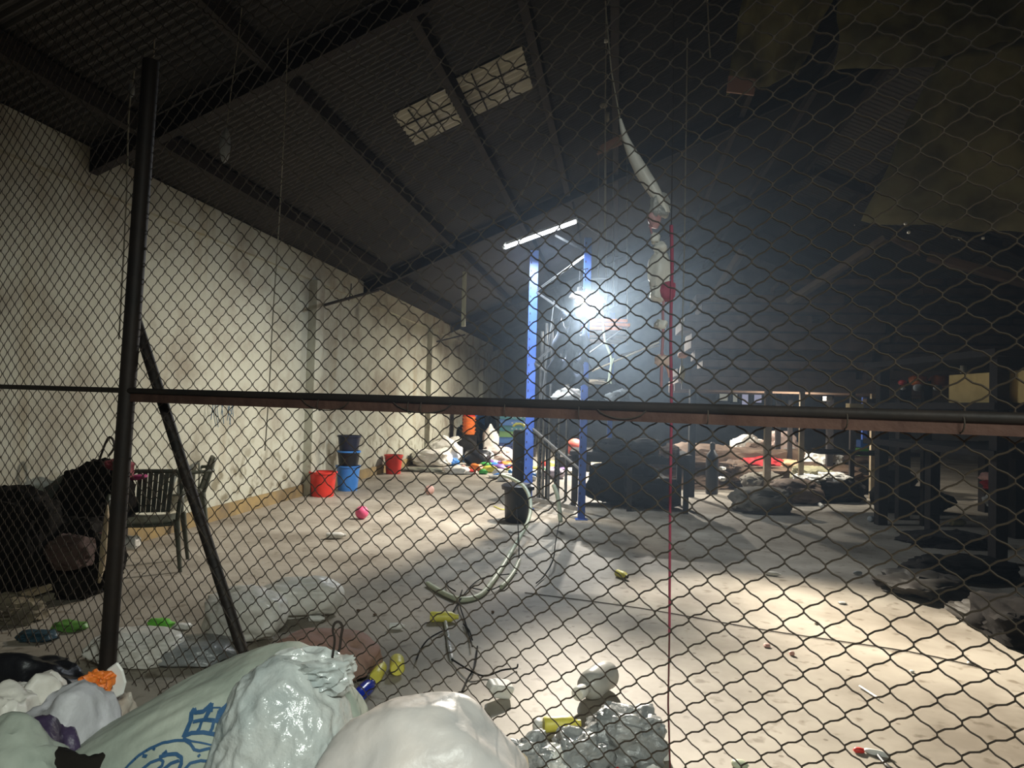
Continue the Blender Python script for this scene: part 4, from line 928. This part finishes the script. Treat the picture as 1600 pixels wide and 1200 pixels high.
# ------------------------------------------------------------------ dark clutter at left
def chair(x, y, rz, lab):
    t = thing('plastic_chair', lab, 'chair', (0, 0, 0), 'plastic armchairs by the wall')
    m = m_chair
    # seat
    mb = MB(); n = 8; g = {}
    for i in range(n + 1):
        for j in range(n + 1):
            u = i / n - .5; v_ = j / n - .5; wd_ = .46 - .05 * (v_ + .5)
            z = .42 - .022 * math.cos(u * math.pi) * math.cos(v_ * 2) - (.02 if j == 0 else 0)
            g[i, j] = len(mb.v); mb.v.append((u * wd_, v_ * .42, z))
    for i in range(n):
        for j in range(n): mb.f.append((g[i, j], g[i + 1, j], g[i + 1, j + 1], g[i, j + 1]))
    o = mb.build('seat', m, t, smooth=True); s = o.modifiers.new('th', 'SOLIDIFY'); s.thickness = .022
    # backrest: slatted panel inside a rounded frame
    mb = MB(); fr = []
    for k in range(17):
        a = math.pi * k / 16; fr.append((-.23 * math.cos(a) * (1 if abs(math.cos(a)) < .8 else 1), .22 + .07 * 1, .42 + .36 * min(1, math.sin(a) * 1.7)))
    fr = [(px_, .20 + (pz - .42) * .28, pz) for px_, py_, pz in fr]
    mb.tube(fr, .019, 8); mb.build('back_frame', m, t, smooth=True)
    mb = MB()
    for k in range(7):
        xx = -.132 + k * .044; mb.beam((xx * .9, .205, .43), (xx, .305, .78), .036, .012, up=(0, 1, 0))
    mb.build('backrest', m, t)
    for s_ in (-1, 1):
        pts = smoothpath([(s_ * .225, .29, .66), (s_ * .27, .20, .655), (s_ * .285, 0, .64), (s_ * .275, -.17, .62), (s_ * .262, -.215, .56), (s_ * .25, -.205, .42)], 5)
        MB().tube(pts, .019, 8).build('armrest', m, t, smooth=True)
        for v_, d_ in ((-.19, -.05), (.19, .06)):
            mb = MB(); mb.lathe([(.016, 0), (.020, .2), (.028, .43)], (0, 0, 0), 8)
            mb.v = [(q[0] + s_ * (.24 + .05 * (1 - q[2] / .43)) , q[1] + v_ + d_ * (1 - q[2] / .43), q[2]) for q in mb.v]
            mb.build('leg', m, t, smooth=True)
    t.location = (x, y, 0); t.rotation_euler = (0, 0, rz); return t
p = fl(229, 886); c1 = chair(p.x, p.y, math.radians(18), 'dark green plastic armchair beside the fence post, nearer of the two chairs')
p = fl(282, 828); c2 = chair(p.x, p.y, math.radians(-62), 'dark plastic armchair turned sideways against the wall behind the nearer chair')
Yc = 5.6
def dlump(name, lab, cat, px, py, Y, a, b, c_, m, seed, **kw):
    q = at(px, py, Y); kw.setdefault('floor', False)
    return lump(name, lab, cat, (q.x, q.y, max(q.z, c_ * .9)), (a, b, c_), m, seed=seed, **kw)
p0 = fl(85, 885); p0.x += .05
cb = thing('work_bench', 'low dark wooden bench buried under dark clutter at the left', 'bench', (p0.x, p0.y, 0))
tz = at(60, 802, p0.y).z
MB().box((p0.x, p0.y, tz), (.95, .5, .05)).build('tabletop', m_darkw, cb, bevel=.005)
MB().beam(Vector((p0.x - .47, p0.y - .27, tz + .01)), Vector((p0.x + .30, p0.y - .27, tz - .02)), .03, .03).build('edge_strip', m_palewood, cb)
for sx in (-.4, .4):
    for sy in (-.2, .2): MB().box((p0.x + sx, p0.y + sy, tz / 2), (.06, .06, tz)).build('leg', m_darkw, cb)
dlump('cloth_heap', 'black cloth heap piled high beside the fence post', 'cloth', 152, 775, p0.y, .24, .22, .26, m_dark, 301, amp=.3, fold=.12, sub=5)
dlump('cloth_heap', 'dark grey hooded bundle sloping left on the bench', 'cloth', 105, 778, p0.y + .05, .22, .18, .16, mat('grey_olive_cloth', (.05, .052, .042), .9, 0, (.035, .035, .03), 4, .4), 302, amp=.25, fold=.06, sub=5, rot=(0, -.4, 0))
dlump('red_bag', 'dull red bag on top of the black cloth heap', 'bag', 183, 734, p0.y, .115, .10, .07, mat('dull_red_cloth', (.16, .02, .03), .8), 303, amp=.3, fold=.15, sub=4)
dlump('pink_cloth', 'thin magenta cloth fold between the red bag and the chair back', 'cloth', 212, 746, p0.y + .1, .09, .06, .018, mat('magenta_cloth', (.30, .03, .12), .8), 304, amp=.2, fold=.1, sub=3, rot=(0, -.15, 0))
dlump('cloth_heap', 'black mound of sacks at the far left edge', 'cloth', 15, 850, 5.0, .30, .25, .36, m_dark, 305, amp=.25, fold=.10, sub=5, floor=True)
dlump('cloth_heap', 'dark pile under the bench at left', 'cloth', 90, 880, 5.2, .42, .22, .26, m_dark, 306, amp=.3, fold=.12, sub=5, floor=True)
dlump('red_bag', 'dark red bag in the shade under the bench', 'bag', 135, 850, 5.15, .14, .10, .07, mat('dull_red_cloth', (0, 0, 0)), 307, amp=.3, fold=.15, sub=4)
dlump('cloth_heap', 'brownish bundle at the foot of the black clutter', 'cloth', 110, 862, 4.85, .13, .10, .10, mat('brown_cloth', (.06, .035, .028), .9), 308, amp=.3, fold=.15, sub=4, floor=True)
dlump('plastic_pole', 'pale peeling stake leaning left of the fence post', 'stake', 163, 850, 5.0, .012, .012, .27, m_palewood, 309, amp=.2, fold=.1, sub=3, floor=False, rot=(0, .07, 0))
dlump('paper_scrap', 'white crumpled paper under the nearer plastic armchair', 'scrap', 205, 848, 6.0, .07, .05, .05, m_white, 310, amp=.3, fold=.2, sub=3)
o = MB().tube(smoothpath([at(x, y, p0.y) for x, y in ((152, 728), (160, 705), (166, 690), (171, 683), (177, 688), (178, 700), (170, 712))], 4), .010, 6)
tag(o.build('trolley_handle', m_steel, None, smooth=True), 'thin dark looped handle rising from the black clutter', 'handle')
tag(MB().beam(fl(-30, 951, .10), fl(162, 889, .10), .05, .05).build('wooden_pole', m_palewood, None, bevel=.006), 'pale pole lying at the left, the upper of two', 'pole')
tag(MB().beam(fl(-20, 962, .03), fl(168, 905, .03), .05, .05).build('wooden_pole', mat('grey_wood', (.24, .21, .15), .8), None, bevel=.006), 'greyish pole lying at the left, the lower of two', 'pole')
p = fl(10, 968); lump('twig_pile', 'pale tangled fibre clump at the left edge of the floor', 'clump', (p.x, p.y, .05), (.2, .12, .06), mat('dry_fibre', (.20, .17, .11), .9, 0, (.12, .10, .07), 9), seed=311, amp=.4, fold=.3, sub=4)
# cream marks on wall: cloth hook

# ------------------------------------------------------------------ right side: low benches, decks, piled boards
def bench(name, lab, c, L, D, H, rz, m=m_darkw, th=.05, lg=.07, n=2, cat='bench'):
    t = thing(name, lab, cat, (0, 0, 0))
    MB().box((0, 0, H - th / 2), (L, D, th)).build('tabletop', m, t, bevel=.004)
    MB().box((0, 0, H - th - .05), (L - .1, D - .1, .09)).build('apron', m, t)
    for i in range(n + 1):
        for s_ in (-1, 1): MB().box((-L / 2 + lg + (L - 2 * lg) * i / n, s_ * (D / 2 - lg), (H - th) / 2), (lg, lg, H - th)).build('leg', m, t)
    t.location = (c[0], c[1], 0); t.rotation_euler = (0, 0, rz); return t
dt_ = thing('added_deck_tube', 'small tube lamp added out of sight under the raised deck to light rubbish', 'lamp', (4.9, 12.35, 1.9))  # fixture added for the hidden light below the deck
MB().box((4.9, 12.35, 1.905), (1.15, .06, .03)).build('batten', m_white, dt_)
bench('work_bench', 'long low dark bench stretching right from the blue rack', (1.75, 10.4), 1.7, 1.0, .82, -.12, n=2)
for k, (x, y, Y, a, h, m, lab) in enumerate(((960, 700, 10.2, .30, .12, m_dark, 'dark bundle on the long low bench, left one'), (1010, 700, 10.1, .35, .10, m_dark, 'dark bundle on the long low bench, middle one'), (1040, 704, 10.0, .16, .08, m_brown, 'brown bundle on the long low bench, right one'),
        (975, 735, 10.2, .55, .30, m_dark, 'black heap added as shade beneath the long low bench'), (1015, 752, 10.0, .40, .24, m_darkw, 'dark brown heap added as shade beneath the right end of the long bench'))):  # the two heaps beneath stand in for the bench's shade
    dlump('cloth_bundle', lab, 'bundle', x, y + (18 if k > 2 else 0), Y + (.5 if k > 2 else 0), a, .3, h, m, 320 + k, amp=.25, fold=.1, sub=4, floor=True)
# dark steel cylinder
p = fl(1112, 772)
gc = thing('gas_cylinder', 'dark bottle-shaped gas cylinder standing alone right of the crimson cord', 'gas cylinder', (p.x, p.y, 0))
MB().lathe([(.09, 0), (.105, .02), (.108, .60), (.095, .68), (.05, .74), (.035, .78)], (p.x, p.y, 0), 24).build('body', m_blk, gc, smooth=True)
MB().lathe([(.03, .76), (.045, .78), (.045, .88), (.02, .90)], (p.x, p.y, 0), 14).build('valve', m_steel, gc, smooth=True)
# storage deck on posts
def deckpt(a, b): return Vector((2.9, 11.6, 0)) + E1 * a + E2 * b
dz = 1.93
dk = thing('storage_deck', 'dark raised wooden deck on posts carrying stacked boards at the right', 'deck', deckpt(3, 1.2))
c = deckpt(5.2, 1.5); MB().box((c.x, c.y, dz + .04), (10.6, 3.0, .08), RW).build('deck_floor', m_wood, dk)
for b_ in (0.05, 1.5, 2.9):
    MB().beam(deckpt(-.1, b_) + Vector((0, 0, dz - .07)), deckpt(10.4, b_) + Vector((0, 0, dz - .07)), .08, .14).build('joist', m_wood, dk)
q2 = 0
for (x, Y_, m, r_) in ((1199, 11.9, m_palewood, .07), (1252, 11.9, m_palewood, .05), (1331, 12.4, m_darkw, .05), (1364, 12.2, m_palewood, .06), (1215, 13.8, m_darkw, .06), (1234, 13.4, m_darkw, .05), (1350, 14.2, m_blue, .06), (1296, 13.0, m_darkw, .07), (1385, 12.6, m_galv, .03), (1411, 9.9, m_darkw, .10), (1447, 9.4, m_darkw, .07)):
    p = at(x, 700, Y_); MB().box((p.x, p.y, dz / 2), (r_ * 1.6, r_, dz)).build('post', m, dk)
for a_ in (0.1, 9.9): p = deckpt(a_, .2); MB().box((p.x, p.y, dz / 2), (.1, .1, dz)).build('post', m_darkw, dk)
# boards stacked on deck : individually
rnd = random.Random(21)
k = 0
ORD = ('lowest', 'second', 'third', 'fourth', 'fifth', 'sixth', 'seventh', 'eighth', 'ninth', 'tenth', 'topmost')
for layer in range(11):
    nb = 0
    z = dz + .08 + layer * .150
    a_ = -.1 + rnd.uniform(-.2, .3) + (0.15 * layer if layer > 8 else 0)
    while a_ < 8.6 - layer * .08:
        L = rnd.uniform(1.9, 3.3); c = deckpt(a_ + L / 2, rnd.uniform(.25, .60)); th = rnd.choice((.09, .12, .148))
        o = MB().box((0, 0, 0), (L - .06, .9, th)).build('wooden_board', m_wood if rnd.random() < .7 else m_brown, None, bevel=.006)
        o.location = (c.x, c.y, z + th / 2); o.rotation_euler = (0, 0, -WA + rnd.uniform(-.03, .03))
        tag(o, 'brown board on the raised deck, ' + ORD[layer] + ' layer up, ' + ('left end', 'left of middle', 'right of middle', 'right end')[min(3, nb)], 'board', 'boards stacked on the raised deck'); nb += 1
        a_ += L + rnd.uniform(0, .15); k += 1
# diagonal timbers in front of the stack
tag(MB().beam(at(1232, 472, 10.6), at(1385, 372, 9.6), .16, .08).build('diagonal_timber', mat('greybrown_timber', (.20, .15, .10), .8, 0, (.14, .10, .07), 4), None, bevel=.006), 'long grey-brown timber slanting across the stacked boards', 'timber')
tag(MB().beam(at(1112, 468, 10.8), at(1160, 392, 10.6), .22, .08).build('diagonal_timber', mat('greybrown_timber', (0, 0, 0)), None, bevel=.006), 'short wide timber slanting at the left end of the stacked boards', 'timber')
tag(MB().beam(at(1395, 372, 9.6), at(1440, 395, 9.4), .20, .08).build('diagonal_timber', m_wood, None, bevel=.006), 'stubby dark timber below the olive tarpaulins', 'timber')
tag(MB().beam(at(1450, 400, 9.2), at(1640, 452, 8.6), .22, .1).build('diagonal_timber', m_wood, None, bevel=.006), 'dark timber running down to the right frame edge', 'timber')
# shelf rack at the far right
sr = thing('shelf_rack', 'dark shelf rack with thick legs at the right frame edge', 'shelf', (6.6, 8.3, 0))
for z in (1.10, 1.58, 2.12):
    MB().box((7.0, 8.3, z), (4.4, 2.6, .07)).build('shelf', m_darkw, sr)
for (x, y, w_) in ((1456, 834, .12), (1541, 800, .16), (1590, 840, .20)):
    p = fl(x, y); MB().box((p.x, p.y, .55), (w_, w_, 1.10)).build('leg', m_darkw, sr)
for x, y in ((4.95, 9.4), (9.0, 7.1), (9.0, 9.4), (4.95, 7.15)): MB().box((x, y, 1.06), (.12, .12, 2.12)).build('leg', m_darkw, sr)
pz = 1.615
def block(name, lab, cat, xl, xr, yt, yb, X, m, thx=.3, bev=.01):     # box whose left face stands at world X
    d = ray(xl, yb); k1 = X / d.x; d2 = ray(xr, yb); k2 = X / d2.x
    zt = (CAM + ray(xl, yt) * (X / ray(xl, yt).x)).z
    y1 = k2 * d2.y; y2 = k1 * d.y; zb = pz
    o = MB().box((X + thx / 2, (y1 + y2) / 2, (zt + zb) / 2), (thx, abs(y2 - y1), zt - zb)).build(name, m, None, bevel=bev, loc=(X, (y1 + y2) / 2, zb)); tag(o, lab, cat)
block('cardboard_carton', 'long tan carton lit from the left on the right shelf rack', 'carton', 1482, 1640, 586, 622, 5.05, m_tan)
for k, (x, y, s_, m, lab) in enumerate(((1434, 594, .10, m_org, 'orange round bundle on the shelf left of a dark post'), (1468, 595, .11, m_org, 'orange round bundle next to the long tan carton'), (1410, 598, .05, m_red, 'small red bundle left of the orange bundles'),
     (1435, 606, .065, m_white, 'white round lid under the left orange bundle'), (1465, 606, .055, m_white, 'white round lid under the right orange bundle'), (1411, 607, .03, m_white, 'small white round lid under the red bundle'))):
    q = at(x, y, 9.35 - .1 * (k > 2)); lump('bundle' if k < 3 else 'round_lid', lab, 'bundle' if k < 3 else 'lid', q, (s_, s_ if k < 3 else .02, s_ * .7), m, seed=340 + k, amp=.12, fold=.04, sub=3, floor=False)
q = at(1505, 583, 8.5); 
o = thing('white_jar', 'small white jar standing above the tan carton', 'jar', q)
MB().lathe([(.03, 0), (.034, .01), (.034, .09), (.02, .105)], q, 14).build('body', m_white, o, smooth=True)
MB().lathe([(.022, .10), (.022, .12)], q, 12).build('cap', m_white, o, smooth=True)
for k, (x, y, Y_, a, h, m, lab) in enumerate(((1338, 634, 11.4, .14, .035, m_tan, 'flat orange-tan packet lying on the far shelf'), (1366, 629, 11.6, .16, .06, m_brown, 'pinkish brown box behind the pale post'), (1293, 623, 12, .05, .04, m_white, 'small white cap shape on the far shelf'),
      (1348, 693, 11.0, .07, .06, m_bluep, 'light blue packet half above the lime one'), (1347, 706, 11.0, .07, .06, mat('lime_plastic', (0, 0, 0)), 'lime packet below the light blue one'))):
    q = at(x, y, Y_); o = MB().box(q, (a * 2, .15, h * 2)).build('packet', m, None, bevel=.008, loc=q); tag(o, lab, 'packet')
o = MB().box((4.9, 11.6, 1.47), (4.0, .7, .04)).build('far_shelf_board', m_darkw, None, loc=(4.9, 11.6, 1.47)); tag(o, 'dark shelf board behind the pale posts holding the packets', 'shelf')
o = MB().box((5.5, 11.0, .86), (1.6, .6, .05)).build('low_shelf_board', m_darkw, None, loc=(5.5, 11, .86)); tag(o, 'dark low shelf board holding the blue and lime packets', 'shelf')
# rubbish heaps lit behind the posts
rh = [(1060, 712, 15.5, .35, .16, mat('khaki_cloth', (.26, .24, .14), .8, 0, (.16, .15, .09), 6, .4), 'khaki cloth pile at the left end of the far rubbish'),
 (1085, 716, 15.2, .45, .14, mat('khaki_cloth', (0, 0, 0)), 'long khaki cloth right of the khaki pile'), (1070, 732, 14.0, .14, .07, m_redc, 'small red cloth before the khaki pile'), (1100, 735, 13.6, .35, .12, m_brown, 'brown pile before the long khaki cloth'),
 (1092, 742, 13.4, .12, .05, m_pale, 'small peach scrap on the brown pile'), (1150, 722, 14.6, .20, .08, m_redc, 'bright red cloth end left of the big red cloth'), (1168, 698, 15.0, .35, .20, m_wsack, 'greyish sack on top of the far rubbish'),
 (1190, 706, 14.6, .35, .18, m_brown, 'brown sack right of the greyish sack'), (1220, 700, 14.6, .40, .28, mat('pale_pink_sack', (.58, .44, .38), .7), 'pale pinkish sack behind the first pale post'), (1238, 708, 14.2, .20, .07, m_white, 'white folded cloth below the pinkish sack'),
 (1180, 718, 13.9, .60, .10, mat('peach_cloth', (.60, .36, .20), .7, 0, (.42, .25, .14), 6), 'long peach cloth above the big red cloth'), (1186, 729, 13.3, .62, .13, m_redc, 'big bright red cloth across the far rubbish'), (1150, 735, 13.2, .25, .15, m_brown, 'dark brown lump left of the big red cloth'),
 (1232, 732, 13.2, .30, .13, mat('peach_cloth', (0, 0, 0)), 'peach cloth right of the big red cloth'), (1262, 720, 13.6, .20, .12, m_org, 'orange cloth by the second pale post'), (1282, 722, 13.4, .40, .20, m_wsack, 'pale cream sack right of the second pale post'),
 (1293, 714, 13.4, .22, .10, m_white, 'white plastic piece on the cream sack'), (1270, 742, 12.4, .35, .12, mat('khaki_cloth', (0, 0, 0)), 'khaki cloth below the cream sack'), (1262, 748, 11.9, .22, .05, m_white, 'crumpled white film on the dark heap'),
 (1300, 748, 11.9, .25, .08, m_wsack, 'pale sack flap on the dark heap'), (1190, 752, 12.2, .35, .12, mat('greybrown_cloth', (.14, .12, .09), .85, 0, (.08, .07, .05), 5), 'grey-brown cloth in front of the big red cloth'),
 (1128, 732, 13.0, .06, .03, m_white, 'small white scrap right of the gas cylinder, upper'), (1128, 748, 12.4, .06, .03, m_white, 'small white scrap right of the gas cylinder, lower')]
for k, (x, y, Y_, a, h, m, lab) in enumerate(rh):
    q = at(x, y, Y_); a *= .8; lump('cloth_pile' if 'cloth' in lab else 'sack' if 'sack' in lab else 'rubbish_piece', lab, 'cloth' if 'cloth' in lab else 'rubbish', q, (a, .3 if a > .15 else .1, h), m, seed=360 + k, amp=.35, fold=.16, sub=4 if a > .15 else 3, floor=False)
p = fl(1190, 748)
mound = lump('rubbish_mound', 'broad dark rubbish mound under the coloured cloths behind the pale posts', 'mound', (4.9, 14.2, .22), (2.6, 1.2, .34), m_brown, seed=390, amp=.35, fold=.10, ffreq=4, sub=6)
for k, (x, y, a, h, m, lab, rz) in enumerate(((1190, 800, .42, .30, mat('greybrown_cloth', (0, 0, 0)), 'dusty brown sack at the front of the dark heap, left', 0), (1240, 785, .40, .34, m_brown, 'brown carton heap at the front of the dark heap, middle', .2), (1305, 782, .42, .36, m_darkw, 'dark lump at the right of the front heap', 0),
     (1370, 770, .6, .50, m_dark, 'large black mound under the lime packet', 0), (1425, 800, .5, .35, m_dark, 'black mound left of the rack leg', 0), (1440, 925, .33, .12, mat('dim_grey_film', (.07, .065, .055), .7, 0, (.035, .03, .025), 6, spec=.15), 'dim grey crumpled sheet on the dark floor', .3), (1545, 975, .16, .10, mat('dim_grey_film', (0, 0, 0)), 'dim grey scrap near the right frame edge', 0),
     (1600, 1000, .25, .22, m_dark, 'black bag cut by the right frame edge', 0), (1480, 850, .5, .10, m_darkw, 'flat dark board pile under the shelf rack', 0), (1500, 900, .45, .14, m_dark, 'flat black cloth between the grey sheet and the rack', 0.2))):
    p = fl(x, y); lump('dark_heap', lab, 'heap', (p.x, p.y, h * .5), (a, .28, h * .52), m, seed=400 + k, rot=(0, 0, rz), amp=.35, fold=.14, sub=4)
o = MB().tube([fl(1268, 775, .05), fl(1285, 792, .02)], .03, 8); tag(o.build('paper_roll', m_wsack, None, smooth=True), 'thin pale roll lying before the brown carton heap', 'roll')
p = fl(1560, 788, 0)
for k, (x, y, Y_, a, h, m, lab) in enumerate(((1556, 733, 11, .09, .13, m_org, 'upright orange cloth between the thick rack legs'), (1548, 720, 11.2, .07, .08, m_redc, 'small crimson cloth above the upright orange cloth'), (1560, 748, 10.8, .22, .08, m_pale, 'peach cloth row between the thick rack legs'), (1563, 758, 10.6, .22, .06, m_redc, 'dull red cloth below the peach cloth row'), (1568, 783, 10.3, .24, .10, m_wsack, 'pale sack on the floor between the thick rack legs'))):
    dlump('cloth_pile' if k < 4 else 'sack', lab, 'cloth', x, y, Y_, a, .15, h, m, 420 + k, amp=.3, fold=.14, sub=4)
# small glints on the right dark area, put in as white dots
for k, (x, y) in enumerate(((1415, 350), (1420, 363), (1488, 370), (1500, 373), (1536, 372))):
    q = at(x, y, 5.55); lump('glint_dot', 'white dot standing in for a glint, ' + ('upper of the pair under the tarpaulin', 'lower of the pair under the tarpaulin', 'first in the row below the tarpaulin', 'second in the row below the tarpaulin', 'last in the row below the tarpaulin')[k], 'glint', q, (.012, .01, .012), m_white, seed=430 + k, sub=2, floor=False)
tag(MB().tube([at(1335, 352, 5.57), at(1418, 356, 5.57), at(1500, 372, 5.57), at(1700, 378, 5.57)], .004, 6).build('tarpaulin_wire', m_steel, None), 'thin wire strung along the lower edge of the large tarpaulin', 'wire')
q = at(1158, 134, 5.6); tag(MB().box(q, (.22, .02, .13), Matrix.Rotation(.1, 3, 'Y')).build('cardboard_piece', mat('pinkish_card', (.30, .18, .14), .8), None, loc=q), 'pinkish brown card hanging under the left olive tarpaulin', 'card')
# olive tarpaulins hung high at right
def tarp(name, lab, quad, Y_, seed, n=18):
    P = [at(x, y, Y_ + dy) for x, y, dy in quad]; mb = MB(); g = {}
    for i in range(n + 1):
        for j in range(n + 1):
            u, v_ = i / n, j / n
            q = (P[0] * (1 - u) + P[1] * u) * (1 - v_) + (P[3] * (1 - u) + P[2] * u) * v_
            q = q + Vector((.05 * noise.noise(Vector((u * 3, v_ * 3, seed))), .16 * noise.noise(Vector((u * 4, v_ * 2, seed + 5))), .05 * noise.noise(Vector((u * 5, v_ * 3, seed + 9)))))
            g[i, j] = len(mb.v); mb.v.append(tuple(q))
    for i in range(n):
        for j in range(n): mb.f.append((g[i, j], g[i + 1, j], g[i + 1, j + 1], g[i, j + 1]))
    o = mb.build(name, m_tarp, None, smooth=True); s = o.modifiers.new('thickness', 'SOLIDIFY'); s.thickness = .008
    return tag(o, lab, 'tarpaulin')
tarp('tarpaulin', 'smaller olive tarpaulin hanging high above the pinkish card', [(1168, -60, 0), (1330, -60, .3), (1245, 118, .3), (1135, 150, 0)], 6.0, 3)
tarp('tarpaulin', 'large olive tarpaulin hanging at the upper right frame edge', [(1470, 90, .4), (1680, 40, 0), (1680, 372, 0), (1345, 345, .5)], 5.6, 7)
tarp('tarpaulin', 'dim olive tarpaulin between the two brighter ones at the top', [(1320, -60, .5), (1690, -60, .3), (1690, 100, .3), (1300, 110, .5)], 7.4, 11)
# tube fixture added to go with the fill light behind the camera
al = thing('added_fill_lamp', 'white tube lamp added as fill over the aisle behind the viewer', 'lamp', (0.8, -1.2, 2.96))
MB().box((0.8, -1.2, 2.97), (1.25, .14, .04)).build('batten', m_white, al, bevel=.005)
for sx in (-.5, .5): MB().tube([Vector((.8 + sx, -1.2, 2.98)), Vector((.8 + sx, -1.2, roofz(.8 + sx, -1.2) - .03))], .004, 5).build('chain', m_steel, al)
